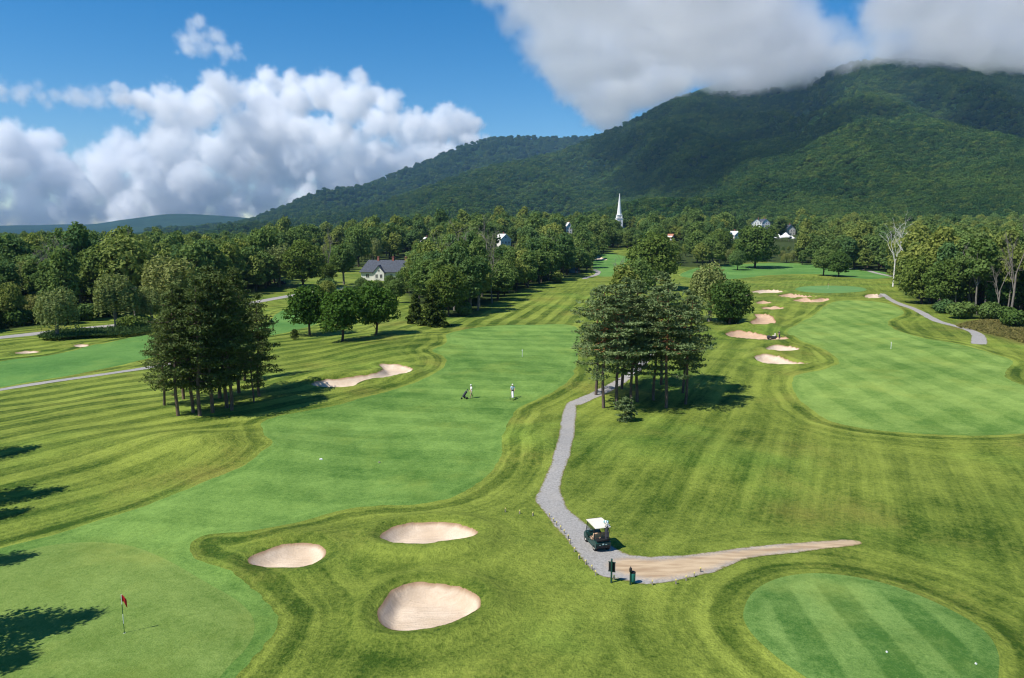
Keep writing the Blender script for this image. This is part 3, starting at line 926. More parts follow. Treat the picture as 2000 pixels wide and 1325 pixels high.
def cone_tree(seed, h, w, mats, n=5200, ls=0.34, pw=0.75):
    q = np.random.default_rng(seed)
    T, Cn = Geo(), Geo()
    limb(T, (0, 0, -0.3), (0, 0, h * 0.95), h * 0.02, 0.02, q, 0.01, 6, 6)
    nb = 150
    f = q.random(nb) ** 1.25
    th = q.uniform(0, 6.28, nb)
    rr = w / 2 * (1 - f) ** pw * q.uniform(0.55, 1.12, nb) + 0.08
    for i in range(nb):
        if rr[i] < 0.1:
            continue
        dv = np.array([math.cos(th[i]), math.sin(th[i]), 0])
        m = max(6, int(n / nb * (0.4 + rr[i] / (w / 2))))
        s = q.uniform(0.35, 1.0, m)
        C = np.array([0, 0, 0.4 + f[i] * (h - 0.5)]) + dv * (rr[i] * s)[:, None] + np.array([0, 0, -1]) * (0.22 * rr[i] * s ** 2)[:, None]
        C += q.normal(size=(m, 3)) * np.array([0.22, 0.22, 0.16])
        leaf_quads(Cn, C, dv * 0.5 + q.normal(size=(m, 3)) * 0.6 + np.array([0, 0, 0.5]), ls, ls * 0.5, q)
    return T.mesh('trunk', mats[0], True), Cn.mesh('crown', mats[1], False, True)

def dead_tree(seed, h, mats, spread=0.26, forks=3, trunk_r=0.02):
    q = np.random.default_rng(seed)
    T, Br = Geo(), Geo()
    def grow(g, p, d, L, r, lev):
        e = p + d * L
        P = limb(g, p, e, r, r * 0.55, q, 0.10, 5, 5)
        if lev == 0:
            return
        for k in range(forks if lev > 1 else 4):
            nd = d + q.normal(size=3) * (0.55 if lev < 3 else 0.35) + np.array([0, 0, 0.12])
            nd /= np.linalg.norm(nd)
            grow(Br, P[q.integers(2, 5)], nd, L * q.uniform(0.45, 0.72), r * 0.5, lev - 1)
    P = limb(T, (0, 0, -0.3), (q.normal() * 0.3, q.normal() * 0.3, h * 0.55), h * trunk_r, h * trunk_r * 0.6, q, 0.03, 6, 7)
    for k in range(3):
        th = k * 2.1 + q.uniform(-0.4, 0.4)
        d = np.array([math.cos(th) * spread, math.sin(th) * spread, 1.0])
        grow(Br, P[3 + k % 3], d / np.linalg.norm(d), h * q.uniform(0.32, 0.46), h * trunk_r * 0.5, 3)
    return T.mesh('trunk', mats[0], True), Br.mesh('branches', mats[0], True)

def shrub(seed, h, w, mats, n=1500, ls=0.3):
    q = np.random.default_rng(seed)
    T, Cn = Geo(), Geo()
    for k in range(6):
        a = q.uniform(0, 6.28)
        limb(T, (0, 0, -0.2), (math.cos(a) * w * 0.25, math.sin(a) * w * 0.25, h * 0.6), 0.06, 0.02, q, 0.1, 4, 4)
    for k in range(9):
        a = q.uniform(0, 6.28)
        r = q.uniform(0, 0.33) * w
        R = q.uniform(0.18, 0.28) * w
        c = np.array([math.cos(a) * r, math.sin(a) * r, h * q.uniform(0.25, 0.6)])
        m = n // 9
        d = sph(q, m)
        P = c + d * R * q.uniform(0.7, 1.1, (m, 1)) * np.array([1, 1, min(1.0, h / w * 1.3)])
        P[:, 2] = np.maximum(P[:, 2], 0.05)
        leaf_quads(Cn, P, d + q.normal(size=d.shape) * 0.5 + np.array([0, 0, 0.3]), ls, ls * 0.7, q)
    return T.mesh('stems', mats[0], True), Cn.mesh('foliage', mats[1], False, True)

B_brown = mat_bark('brown_bark', (0.05, 0.035, 0.025), (0.13, 0.095, 0.07))
B_grey = mat_bark('grey_bark', (0.10, 0.09, 0.075), (0.25, 0.225, 0.19))
B_pale = mat_bark('dead_wood', (0.45, 0.42, 0.37), (0.78, 0.75, 0.70))
B_dead = mat_bark('grey_dead_wood', (0.13, 0.115, 0.10), (0.27, 0.24, 0.20))
B_pineL = mat_bark('red_pine_bark', (0.09, 0.06, 0.045), (0.24, 0.165, 0.125))
B_pineR = mat_bark('scots_pine_bark', (0.07, 0.05, 0.042), (0.17, 0.125, 0.10), (0.36, 0.16, 0.07), 4.5, 8.0)
L_pineL = mat_leaf('dark_pine_needles', (0.040, 0.066, 0.020), (0.145, 0.185, 0.062), 0.18)
L_pineR = mat_leaf('pine_needles', (0.068, 0.110, 0.042), (0.215, 0.270, 0.112), 0.18)
L_maple = mat_leaf('maple_leaves', (0.026, 0.064, 0.011), (0.086, 0.160, 0.028), 0.22)
L_wood = mat_leaf('broad_leaves', (0.058, 0.108, 0.026), (0.205, 0.285, 0.080), 0.28, 0.8)
L_woodd = mat_leaf('dark_broad_leaves', (0.036, 0.076, 0.018), (0.125, 0.200, 0.048), 0.25, 0.6)
L_willow = mat_leaf('willow_leaves', (0.105, 0.140, 0.040), (0.290, 0.330, 0.115), 0.25, 0.2)
L_cone = mat_leaf('cedar_needles', (0.024, 0.048, 0.010), (0.090, 0.114, 0.026), 0.1)
L_mtn = mat_leaf('mountain_leaves', (0.022, 0.055, 0.014), (0.092, 0.160, 0.038), 0.15, 0.7, 0.006)
L_reed = mat_leaf('reed_blades', (0.036, 0.078, 0.024), (0.108, 0.168, 0.054), 0.2)

def plant(name, proto, loc, rz, s, label, cat='tree', group=None, sz=None):
    o = thing(name, label, cat, loc, rz, group)
    o.scale = (s, s, sz or s)
    for me in proto:
        link(me.name.split('.')[0], me, o)
    return o

# --- the clump of tall dark pines on the left
pl = [pine(100 + i, 16.2, 7.2, 0.22, (B_pineL, L_pineL), 19, 0.24, 0.14, 0.80, 0.55, True, 0.58, 0.17) for i in range(5)]
LEFT_PINES = [(347, 812, 0.92, None), (376, 806, 0.90, None), (391, 812, 0.96, None), (414, 806, 0.98, None), (442, 797, 1.0, None), (452, 802, 0.95, None), (495, 786, 0.55, None), (506, 774, 0.80, None),
              (360, 780, 0.86, None), (428, 778, 1.04, None), (468, 768, 1.0, None), (322, 792, 0.68, None), (478, 744, 0.95, None)]
NTH = ['first', 'second', 'third', 'fourth', 'fifth', 'sixth', 'seventh']
for i, (px, py, s, t) in enumerate(LEFT_PINES):
    p = on_ground(px, py)
    lab = '%s front trunk of the dark pine clump, counted from the narrow pale path' % NTH[i] if i < 6 else \
        'short bushy pine at the bunker side of the dark pine clump' if i == 6 else 'half-sized pine beside the dark clump on the narrow path side' if i == 11 else 'tall dark pine standing behind the front trunks of the dark clump'
    plant('pine_tree', pl[i % 5], p, rng.uniform(0, 6.28), s, lab, group='dark pines left of the main fairway')

# --- the clump of open-crowned pines beside the gravel path
pr_ = [pine(200 + i, 15.0, 8.4, 0.32, (B_pineR, L_pineR), 14, 0.24, 0.16, 0.85, 0.24, True, 0.60, 0.22) for i in range(5)]
RIGHT_PINES = [(1178, 797, 0.98), (1205, 800, 1.0), (1233, 790, 0.95), (1243, 785, 1.0), (1277, 782, 0.95), (1300, 797, 1.0), (1339, 790, 0.90), (1215, 760, 1.0), (1290, 752, 1.02), (1165, 772, 0.92), (1335, 768, 0.9)]
for i, (px, py, s) in enumerate(RIGHT_PINES):
    p = on_ground(px, py)
    lab = '%s trunk of the open layered pine clump, counted from the gravel path' % NTH[i] if i < 7 else 'open layered pine standing behind the front trunks of the gravel path clump'
    plant('pine_tree', pr_[i % 5], p, rng.uniform(0, 6.28), s, lab, group='pines beside the gravel path')
sap = pine(230, 3.0, 3.2, 0.12, (B_pineR, L_pineR), 6, 0.24, 0.2, 1.0, 0.3, False, 0.5)
plant('pine_sapling', sap, on_ground(1222, 822), 0.3, 0.8, 'small bushy young pine at the edge of the open pine clump', 'tree')

# --- three maples, the dark cone, willows and other single trees
mp = [broadleaf(300 + i, 10.0, 8.6, 1.7, 22, 6500, 0.30, (B_brown, L_maple), 0.25, 0.30) for i in range(3)]
MAPLES = [(605, 655, 1.0, 'round dark green maple, first of three beside the tall dark pines'), (668, 667, 1.02, 'round dark green maple, middle one of three in a row'), (734, 655, 0.98, 'round dark green maple, closest of three to the dark cone bush')]
for m_, (px, py, s, lab) in zip(mp, MAPLES):
    plant('maple_tree', m_, on_ground(px, py), rng.uniform(0, 6), s, lab)
ct = [cone_tree(320, 9.2, 7.6, (B_brown, L_cone), 7000, 0.33, 0.62), cone_tree(321, 7.0, 4.2, (B_brown, L_cone), 4200, 0.3, 0.7)]
plant('cedar_tree', ct[0], on_ground(846, 637), 0.4, 1.0, 'broad dark cone-shaped cedar at the corner of the main fairway')
plant('cedar_tree', ct[1], on_ground(812, 632), 2.0, 1.0, 'slim dark cedar tucked beside the broad cone-shaped one')
plant('spruce_sapling', cone_tree(322, 2.0, 1.3, (B_brown, L_cone), 900, 0.16, 0.8), on_ground(576, 663), 0.4, 1.0, 'tiny dark spruce standing alone on the grass between pines and maples')

wl = [willow(340 + i, 11.0, 9.5, 900, (B_grey, L_willow), 0.44) for i in range(3)]
WILLOWS = [(112, 662, 0.92, 0.75, 'pale willow with a leaning bare branch at the reed bed'), (228, 640, 1.12, 1.0, 'wide pale willow standing between road and utility pole'), (345, 622, 1.45, 1.35, 'large pale yellow willow behind the tall dark pines'),
           (300, 632, 0.8, 0.8, 'smaller pale willow peeping out beside the dark pines'), (1385, 628, 1.35, 1.15, 'pale drooping willow crowning the bush behind the open pines'),
           (545, 560, 1.6, 1.4, 'pale willow above the road bend behind the dark pines'), (868, 572, 1.35, 1.3, 'greyish willow beside the dark-roofed house'), (835, 590, 0.85, 1.0, 'rounded willow in front of the dark-roofed house wall')]
for i, (px, py, s, sx, lab) in enumerate(WILLOWS):
    o = plant('willow_tree', wl[i % 3], on_ground(px, py), rng.uniform(0, 6), s, lab)
    o.scale = (sx, sx, s)

bl = [broadleaf(360 + i, 15.0, 11.5, 2.2, 26, 7500, 0.42, (B_brown, L_wood), 0.15, 0.28) for i in range(3)] + \
     [broadleaf(370 + i, 18.0, 9.0, 3.4, 24, 6500, 0.42, (B_grey, L_wood), 0.25, 0.27, 1.15) for i in range(2)]
bd = [broadleaf(380 + i, 14.0, 12.5, 1.0, 26, 8000, 0.40, (B_brown, L_woodd), 0.1, 0.28) for i in range(2)]
thin = [broadleaf(390 + i, 17.0, 7.0, 6.5, 16, 2600, 0.40, (B_grey, L_wood), 0.2, 0.26, 1.0, 0.22) for i in range(2)]
sh = [shrub(400 + i, 4.0, 6.5, (B_brown, L_wood), 2200, 0.32) for i in range(2)] + [shrub(410, 3.6, 6.0, (B_brown, L_woodd), 2200, 0.3)]
dd = [dead_tree(420 + i, 15.0, (B_dead,), 0.3) for i in range(3)]
dw = [dead_tree(430 + i, 19.0, (B_pale,), 0.24, 3, 0.017) for i in range(2)]

SINGLES = [  # prototype, px, py of the base, scale, label
    (bd[0], 1425, 634, 0.75, 'dense dark tree making the lower half of the willow bush behind the open pines'),
    (bl[3], 1215, 640, 0.80, 'tall thin-leaved tree rising behind the open pines, on the fairway side'),
    (bd[1], 1278, 566, 1.45, 'big dark green tree rising behind the open pines'),
    (bl[0], 1245, 590, 0.85, 'rounded tree behind the open pines below the spire'),
    (bl[1], 1400, 600, 0.55, 'small round tree showing above the willow bush'),
    (bl[0], 1608, 539, 0.92, 'rounder one of a pair of trees standing alone on the far fairway'),
    (bd[1], 1638, 541, 0.85, 'darker one of a pair of trees standing alone on the far fairway'),
    (bd[0], 1800, 594, 1.05, 'massive dark rounded tree overhanging the right-hand path'),
    (bd[1], 1850, 604, 0.95, 'dark rounded tree next to the massive one over the path'),
    (bl[1], 1371, 520, 0.95, 'round tree with a short clear trunk on the far fairway edge'),
    (bd[0], 1474, 524, 1.75, 'very large spreading tree standing on the far fairway edge'),
    (bl[2], 1440, 528, 0.72, 'small pale green tree beside the very large spreading one'),
    (bl[4], 1405, 521, 0.8, 'narrow tree between the round and the spreading trees of the far fairway'),
    (bd[1], 592, 562, 1.25, 'broad dark tree shading the lawn beside the road bend'),
    (bl[4], 672, 556, 0.95, 'tall dark tree beside the lawn left of the dark-roofed house'),
    (bd[0], 640, 553, 0.6, 'low dark tree between lawn and dark-roofed house'),
    (bl[3], 920, 560, 1.2, 'tall leafy tree in front of the white gabled house'),
    (bl[1], 775, 592, 0.50, 'bushy tree below the dark-roofed house'),
    (bl[2], 722, 598, 0.45, 'light green bushy tree in front of the dark-roofed house lawn'),
    (bl[1], 706, 574, 0.40, 'low bushy tree by the left corner of the dark-roofed house'),
    (bl[0], 738, 578, 0.36, 'low bushy tree right below the gable of the dark-roofed house'),
    (bl[2], 762, 573, 0.42, 'low light bushy tree below the right half of the dark-roofed house'),
    (bd[1], 795, 572, 0.62, 'dark rounded tree hiding the right end of the dark-roofed house'),
    (bd[0], 690, 598, 0.42, 'dark low tree between the middle maple and the house lawn'),
    (bl[1], 640, 590, 0.45, 'low round tree behind the first maple by the road'),
    (bl[0], 900, 592, 0.9, 'rounded tree at the end of the wood next to the cone-shaped cedar'),
]
for pr, px, py, s, lab in SINGLES:
    plant('broadleaf_tree', pr, on_ground(px, py), rng.uniform(0, 6), s, lab)
SHRUBS = [(sh[2], 130, 632, 1.2, 'dark shrub across the road behind the reed-side willow trunk'), (sh[0], 170, 626, 1.2, 'leafy shrub across the road between two willows'), (sh[2], 205, 620, 1.3, 'dark shrub across the road behind the wide willow'), (sh[1], 300, 608, 1.3, 'shrub across the road at the foot of the large yellow willow'),
          (sh[2], 760, 563, 0.8, 'clipped shrub under the windows of the dark-roofed house'), (sh[0], 722, 561, 0.7, 'low shrub against the wall of the dark-roofed house'), (sh[2], 1424, 633, 1.0, 'rounded olive shrub at the foot of the willow bush'), (sh[0], 905, 616, 0.95, 'low light green shrub between cedar and wood edge'), (sh[2], 1985, 640, 1.25, 'dark shrub standing in the yellow meadow'),
          (sh[0], 1880, 622, 1.2, 'bright bushy shrub at the wood edge above the path'), (sh[1], 1845, 612, 1.0, 'leafy shrub touching the path at the wood edge'), (sh[0], 1930, 624, 1.2, 'wide shrub at the wood edge behind the meadow'),
          (sh[2], 1960, 626, 1.1, 'dark shrub at the wood edge behind the meadow'), (sh[2], 255, 645, 1.0, 'dark hedge shrub beside the road under the pole'), (sh[2], 275, 640, 0.9, 'dark hedge shrub at the road next to the pines'),
          (sh[1], 640, 566, 1.3, 'clipped shrub on the lawn by the road bend'), (sh[2], 30, 636, 1.3, 'dark shrub across the road from the reeds'), (sh[2], 80, 628, 1.3, 'dark shrub across the road beside the reed-side willow'), (sh[1], 1090, 552, 1.3, 'shrub at the wood edge by the blue shed')]
for pr, px, py, s, lab in SHRUBS:
    plant('shrub', pr, on_ground(px, py), rng.uniform(0, 6), s, lab, 'shrub')
DEADS = [(dw[0], 1744, 560, 1.02, 'tall bleached dead tree in front of the right-hand wood'), (dw[1], 1757, 560, 1.0, 'second bleached dead tree beside the tallest one'), (dd[0], 642, 552, 1.15, 'bare grey dead tree on the lawn by the road bend'),
         (dd[1], 118, 600, 1.1, 'bare dead tree among the wood behind the reed-side willow'), (dd[2], 905, 575, 1.3, 'bare dead tree in the wood beside the white gabled house'), (dd[0], 950, 565, 1.4, 'dead tree with many twigs in the middle wood'),
         (dd[1], 1085, 540, 1.2, 'dead tree at the thin end of the middle wood'), (dd[1], 1892, 606, 1.05, 'bare pale snag in the right-hand wood'), (dd[2], 235, 600, 1.1, 'grey bare trunk in the wood beyond the road'), (dd[0], 1945, 620, 0.8, 'forked pale snag rising over the meadow shrubs'),
         (dd[0], 755, 500, 1.3, 'bare tree far back over the dark-roofed house'), (dd[1], 1212, 610, 0.9, 'bare grey branches poking out behind the open pines')]
for pr, px, py, s, lab in DEADS:
    plant('dead_tree', pr, on_ground(px, py), rng.uniform(0, 6), s, lab)
# trees that stand outside the view on the left; their shade falls on the green and the rough
OFF = [(-31.5, 32.0, 0.82, 0), (-32.0, 28.0, 0.84, 2), (-29.5, 25.0, 0.80, 3), (-54.5, 63.0, 0.80, 1), (-47.0, 52.5, 0.84, 2), (-45.0, 48.5, 0.72, 3), (-36.5, 30, 0.8, 1), (-38.5, 40.5, 0.70, 0)]
for x, y, s, k in OFF:
    plant('pine_tree', pl[k], (x, y, float(ground_z(x, y)[0])), rng.uniform(0, 6), s, 'dark pine whose shadow falls onto the grass by the flag green', group='pines shading the green')

# --- woods: the largest as single trees, the rest of each wood as one mass
low = [broadleaf(500 + i, 16.0, 8.6, 1.6, 18, 2800, 0.52, (B_brown, L_wood), 0.2, 0.29) for i in range(3)]
lowm = [broadleaf(520 + i, 13.0, 11.0, 1.0, 12, 1100, 0.95, (B_brown, L_mtn), 0.15, 0.31) for i in range(3)]

def in_poly(poly, n, q, dmin):
    mn, mx = poly.min(0), poly.max(0)
    yl = max(mn[1], 20.0)
    yv = yl * (mx[1] / yl) ** q.random(n)
    P = np.stack([q.uniform((poly[:, 0] / poly[:, 1]).min(), (poly[:, 0] / poly[:, 1]).max(), n) * yv, yv], 1)
    s = sdist(poly, P[:, 0], P[:, 1], 5.0)
    P = P[s > 0.5]
    keep, cells = [], {}
    for p in P:                                  # dart throwing with a spacing that grows with distance
        d = dmin * max(1.0, p[1] / 320)
        c = (int(p[0] // 12), int(p[1] // 12))
        R = int(d // 12) + 1
        ok = True
        for i in range(-R, R + 1):
            for j in range(-R, R + 1):
                for o2 in cells.get((c[0] + i, c[1] + j), ()):
                    if (o2[0] - p[0]) ** 2 + (o2[1] - p[1]) ** 2 < d * d:
                        ok = False
                        break
                if not ok:
                    break
            if not ok:
                break
        if ok:
            keep.append(p)
            cells.setdefault(c, []).append(p)
    return np.array(keep)

KINDS = {  # wood: ((prototype, name, label), ...), group, spacing, how many single trees, size range
    'left': ([(bl[0], 'broadleaf_tree', 'rounded green tree in the wood beyond the road'), (bl[3], 'broadleaf_tree', 'tall narrow green tree in the wood beyond the road'), (bl[4], 'broadleaf_tree', 'tall narrow green tree in the wood beyond the road'),
              (bd[0], 'broadleaf_tree', 'dark rounded tree in the wood beyond the road'), (thin[0], 'slender_tree', 'slender tree with a pale bare stem in the wood beyond the road'), (ct[1], 'cedar_tree', 'dark pointed conifer in the wood beyond the road'), (wl[1], 'willow_tree', 'pale willow deep in the wood beyond the road'), (dd[1], 'dead_tree', 'bare grey tree deep in the wood beyond the road'), (bl[2], 'broadleaf_tree', 'rounded green tree in the wood beyond the road')], 5.4, 88, (0.85, 1.25)),
    'belt': ([(bl[3], 'broadleaf_tree', 'tall leafy tree in the wood between house and main fairway'), (bl[1], 'broadleaf_tree', 'rounded tree in the wood between house and main fairway'), (bd[1], 'broadleaf_tree', 'dark rounded tree in the wood between house and main fairway'),
              (bl[4], 'broadleaf_tree', 'tall leafy tree in the wood between house and main fairway'), (thin[1], 'slender_tree', 'slender pale-stemmed tree in the wood between house and main fairway'), (dd[2], 'dead_tree', 'bare grey tree standing inside the wood between house and main fairway')], 5.8, 50, (0.72, 1.05)),
    'back': ([(bl[0], 'broadleaf_tree', 'rounded tree among the village trees below the spire'), (bd[0], 'broadleaf_tree', 'dark rounded tree among the village trees below the spire'), (bl[2], 'broadleaf_tree', 'rounded tree among the village trees below the spire'), (wl[2], 'willow_tree', 'pale willow among the village trees below the spire')], 9.0, 40, (1.05, 1.5)),
    'right': ([(bl[3], 'broadleaf_tree', 'tall leafy tree in the wood behind the yellow meadow'), (bl[4], 'broadleaf_tree', 'tall leafy tree in the wood behind the yellow meadow'), (thin[0], 'slender_tree', 'slender pale-stemmed tree in the wood behind the yellow meadow'),
               (bd[1], 'broadleaf_tree', 'dark rounded tree in the wood behind the yellow meadow'), (thin[1], 'slender_tree', 'slender pale-stemmed tree in the wood behind the yellow meadow'), (dd[0], 'dead_tree', 'grey bare snag inside the wood behind the yellow meadow'), (bl[0], 'broadleaf_tree', 'rounded green tree in the wood behind the yellow meadow')], 5.8, 66, (0.9, 1.2)),
}
CLEAR = [(-60, 335, 22)]         # no tree where the house stands and just before it
SIGHT = [(988, 12, 556), (833, 8, 596), (634, 6, 556), (663, 6, 576), (1315, 12, 612), (1442, 9, 632), (1112, 5, 716), (1228, 8, 790), (1209, 9, 800), (1545, 8, 756), (1478, 16, 895), (1497, 12, 905), (1520, 8, 636), (1534, 9, 636), (1546, 7, 636), (745, 30, 345), (1750, 12, 270)]
SEE_Y = {988: 478, 833: 466, 634: 474, 663: 474, 1315: 468, 1442: 468, 1112: 455, 1228: 444, 1209: 430, 1545: 470, 1478: 448, 1497: 444, 1520: 478, 1534: 478, 1546: 478, 745: 549, 1750: 560}
def view_limit(x, y):
    """tallest tree top that keeps the buildings behind in sight; none where a building stands"""
    lim = 99.0
    for px, w, Yh in SIGHT:
        if abs(x / y * FPX * 1.011 + 1000 - px) < w + 5.5 * FPX / y and y < Yh + (18 if Yh > 300 else 2):
            if y > Yh - 4:
                return -1.0
            if y > Yh * 0.4:
                lim = min(lim, CAM_H - (SEE_Y[px] - 455) / FPX * y)
    return lim
mass_pts = []
for kname, (kinds, sp, nsingle, (s0, s1)) in KINDS.items():
    q = np.random.default_rng(sum(map(ord, kname)))
    P = in_poly(wood_polys[kname], 16000, q, sp)
    P = P[(np.abs(P[:, 0]) < 0.86 * P[:, 1] + 12)]
    for cx, cyy, cr in CLEAR:
        P = P[np.hypot(P[:, 0] - cx, P[:, 1] - cyy) > cr]
    P = P[np.argsort(P[:, 1])]
    zz = ground_z(P[:, 0], P[:, 1])
    grp = {'left': 'trees of the wood beyond the road', 'belt': 'trees of the middle wood', 'back': 'village trees', 'right': 'trees of the right-hand wood'}[kname]
    for i, (p, z) in enumerate(zip(P, zz)):
        s = q.uniform(s0, s1)
        k = int(q.integers(len(kinds)))
        if i < nsingle:
            pr, nm, lab = kinds[k]
            s = min(s, (view_limit(p[0], p[1]) - z) / 17.5)
            if s < 0.25:
                continue
            if kname == 'left' and p[1] < 185:
                s *= 0.75
            o = plant(nm, pr, (p[0], p[1], z), q.uniform(0, 6.28), s * q.uniform(0.72, 1.08), lab, sz=s * q.uniform(0.85, 1.15), group=grp + (' (dark)' if 'dark' in lab else ' (slender)' if 'slender' in lab else ' (tall)' if 'tall' in lab else ''))
            o['group'] = grp
        else:
            mass_pts.append((p[0], p[1], z, s * q.uniform(0.85, 1.2) * (0.85 if kname == 'left' else 1.0)))

# far plain woods beyond the four outlines
q = np.random.default_rng(77)
n = 30000
yy = 560 * (3400 / 560) ** q.random(n)
uu = q.uniform(-0.92, 0.95, n)
xx = uu * yy
keep = q.random(n) < 0.55
keep &= ~((np.abs(xx - 178) < 26) & (np.abs(yy - 800) < 40))
for x, y, z in zip(xx[keep], yy[keep], ground_z(xx[keep], yy[keep])):
    mass_pts.append((x, y, z, q.uniform(0.8, 1.15) * (max(1.0, (y / 900) ** 0.35) if x / y > -0.2 else 0.85)))
mass_pts = np.array(mass_pts)
lims = np.array([view_limit(a[0], a[1]) for a in mass_pts])
mass_pts[:, 3] = np.minimum(mass_pts[:, 3], (lims - mass_pts[:, 2]) / 19.5)
mass_pts = mass_pts[mass_pts[:, 3] > 0.18]

def scatter(name, pts, sources, label, flatten=1.0):
    """one mass of trees: points that carry size and turn, with the crowns of standing trees set on them"""
    q = np.random.default_rng(5)
    me = bpy.data.meshes.new(name)
    me.from_pydata(pts[:, :3].tolist(), [], [])
    for nm, ty, v in (('size', 'FLOAT', pts[:, 3]), ('turn', 'FLOAT', q.uniform(0, 6.28, len(pts))), ('tall', 'FLOAT', flatten * q.uniform(0.8, 1.3, len(pts))), ('kind_id', 'INT', q.integers(0, len(sources), len(pts)).astype(np.int32))):
        a = me.attributes.new(nm, ty, 'POINT')
        a.data.foreach_set('value', v)
    ob = link(name, me)
    ng = bpy.data.node_groups.new(name, 'GeometryNodeTree')
    ng.interface.new_socket('Geometry', in_out='INPUT', socket_type='NodeSocketGeometry')
    ng.interface.new_socket('Geometry', in_out='OUTPUT', socket_type='NodeSocketGeometry')
    N, L = ng.nodes.new, ng.links.new
    gi, go, jn = N('NodeGroupInput'), N('NodeGroupOutput'), N('GeometryNodeJoinGeometry')
    def attr(nm, ty):
        a = N('GeometryNodeInputNamedAttribute')
        a.data_type = ty
        a.inputs[0].default_value = nm
        return a.outputs[0]
    cb = N('ShaderNodeCombineXYZ')
    L(attr('turn', 'FLOAT'), cb.inputs[2])
    for k, objs in enumerate(sources):
        cp = N('FunctionNodeCompare')
        cp.data_type, cp.operation = 'INT', 'EQUAL'
        L(attr('kind_id', 'INT'), cp.inputs[2])
        cp.inputs[3].default_value = k
        sj = N('GeometryNodeJoinGeometry')
        for ob_ in objs:
            oi = N('GeometryNodeObjectInfo')
            oi.inputs['Object'].default_value = ob_
            L(oi.outputs['Geometry'], sj.inputs[0])
        io = N('GeometryNodeInstanceOnPoints')
        L(gi.outputs[0], io.inputs['Points'])
        L(cp.outputs[0], io.inputs['Selection'])
        L(sj.outputs[0], io.inputs['Instance'])
        L(cb.outputs[0], io.inputs['Rotation'])
        sc_ = N('ShaderNodeCombineXYZ')
        sz = attr('size', 'FLOAT')
        L(sz, sc_.inputs[0])
        L(sz, sc_.inputs[1])
        fm = N('ShaderNodeMath')
        fm.operation = 'MULTIPLY'
        L(sz, fm.inputs[0])
        fm.inputs[1].default_value = flatten
        L(attr('tall', 'FLOAT'), fm.inputs[1])
        L(fm.outputs[0], sc_.inputs[2])
        L(sc_.outputs[0], io.inputs['Scale'])
        L(io.outputs[0], jn.inputs[0])
    L(jn.outputs[0], go.inputs[0])
    ob.modifiers.new('wood', 'NODES').node_group = ng
    return tag(ob, label, 'woodland', kind='stuff')

# three standing trees of each far kind; the masses repeat their shape
src, srcm = [], []
for i, me in enumerate(low):
    x, y = [(-150, 470), (150, 640), (-60, 560)][i]
    o = plant('broadleaf_tree', me, (x, y, float(ground_z(x, y)[0])), 1.0 + i, 1.0, 'green tree standing far back among the village woods', group='trees far back in the village woods')
    src.append(list(o.children))
for i, me in enumerate(lowm):
    x, y = [(420, 800), (520, 860), (330, 900)][i]
    o = plant('broadleaf_tree', me, (x, y, float(ground_z(x, y)[0])), 1.0 + i, 1.0, 'rounded tree at the foot of the mountain', group='trees at the foot of the mountain')
    srcm.append(list(o.children))
scatter('woodland', mass_pts, src, 'broad mass of village and valley woods')

def mountain_points(mx, us, ts, n, seed, y_ref, tmax=1.02, umin=-9, umax=9):
    q = np.random.default_rng(seed)
    XX, YY, ZZ = mx
    a, b = XX.shape
    dA = np.abs((XX[1:, 1:] - XX[:-1, :-1]) * (YY[1:, :-1] - YY[:-1, :-1]))
    ym = (YY[1:, 1:] + YY[:-1, :-1]) / 2
    wgt = dA * (y_ref / ym) ** 1.5
    wgt[(ts[:-1] > tmax), :] = 0
    wgt[:, (us[:-1] < umin) | (us[:-1] > umax)] = 0
    cell = q.choice(wgt.size, n, p=(wgt / wgt.sum()).ravel())
    i, j = cell // (b - 1), cell % (b - 1)
    f, g_ = q.random(n), q.random(n)
    lerp = lambda M: (M[i, j] * (1 - g_) + M[i, j + 1] * g_) * (1 - f) + (M[i + 1, j] * (1 - g_) + M[i + 1, j + 1] * g_) * f
    x, y, z = lerp(XX), lerp(YY), lerp(ZZ)
    ok = z > ground_z(x, y) - 3
    return np.stack([x, y, z - 1.0, q.uniform(0.75, 1.25, n) * np.clip((y / 1100) ** 0.45, 1.0, 2.0)], 1)[ok]
mp1 = mountain_points(mx1, us1, ts1, 70000, 3, 1000, 1.01, -0.4, 0.86)
scatter('mountain_forest', mp1, srcm, 'unbroken leafy forest on the big mountain', 0.8)
mp2 = mountain_points(mx2, us2, ts2, 9000, 4, 3000, 1.01, -0.5, 0.2)
mp2[:, 3] *= 1.2
scatter('ridge_forest', mp2, srcm, 'leafy forest on the lower ridge', 0.8)

# ------------------------------------------------------------------ small building blocks
def g_box(g, c, s, rz=0.0, taper=1.0):
    x, y, z = [v / 2 for v in s]
    V = np.array([(sx * x * (taper if sz > 0 else 1), sy * y * (taper if sz > 0 else 1), sz * z) for sz in (-1, 1) for sx, sy in ((-1, -1), (1, -1), (1, 1), (-1, 1))], float)
    R = np.array([[math.cos(rz), -math.sin(rz), 0], [math.sin(rz), math.cos(rz), 0], [0, 0, 1]])
    g.add(V @ R.T + np.array(c), [(0, 3, 2, 1), (4, 5, 6, 7), (0, 1, 5, 4), (1, 2, 6, 5), (2, 3, 7, 6), (3, 0, 4, 7)])

def g_tube(g, pts, r, k=6):
    pts = np.asarray(pts, float)
    V, F = tube(pts, np.full(len(pts), r) if np.isscalar(r) else r, k)
    g.add(V, F)
    n = len(pts)
    for e, order in ((0, 1), (n - 1, -1)):
        c = np.concatenate([V[e * k:(e + 1) * k], [pts[e]]])
        g.add(c, [(i, (i + 1) % k, k)[::order] for i in range(k)])

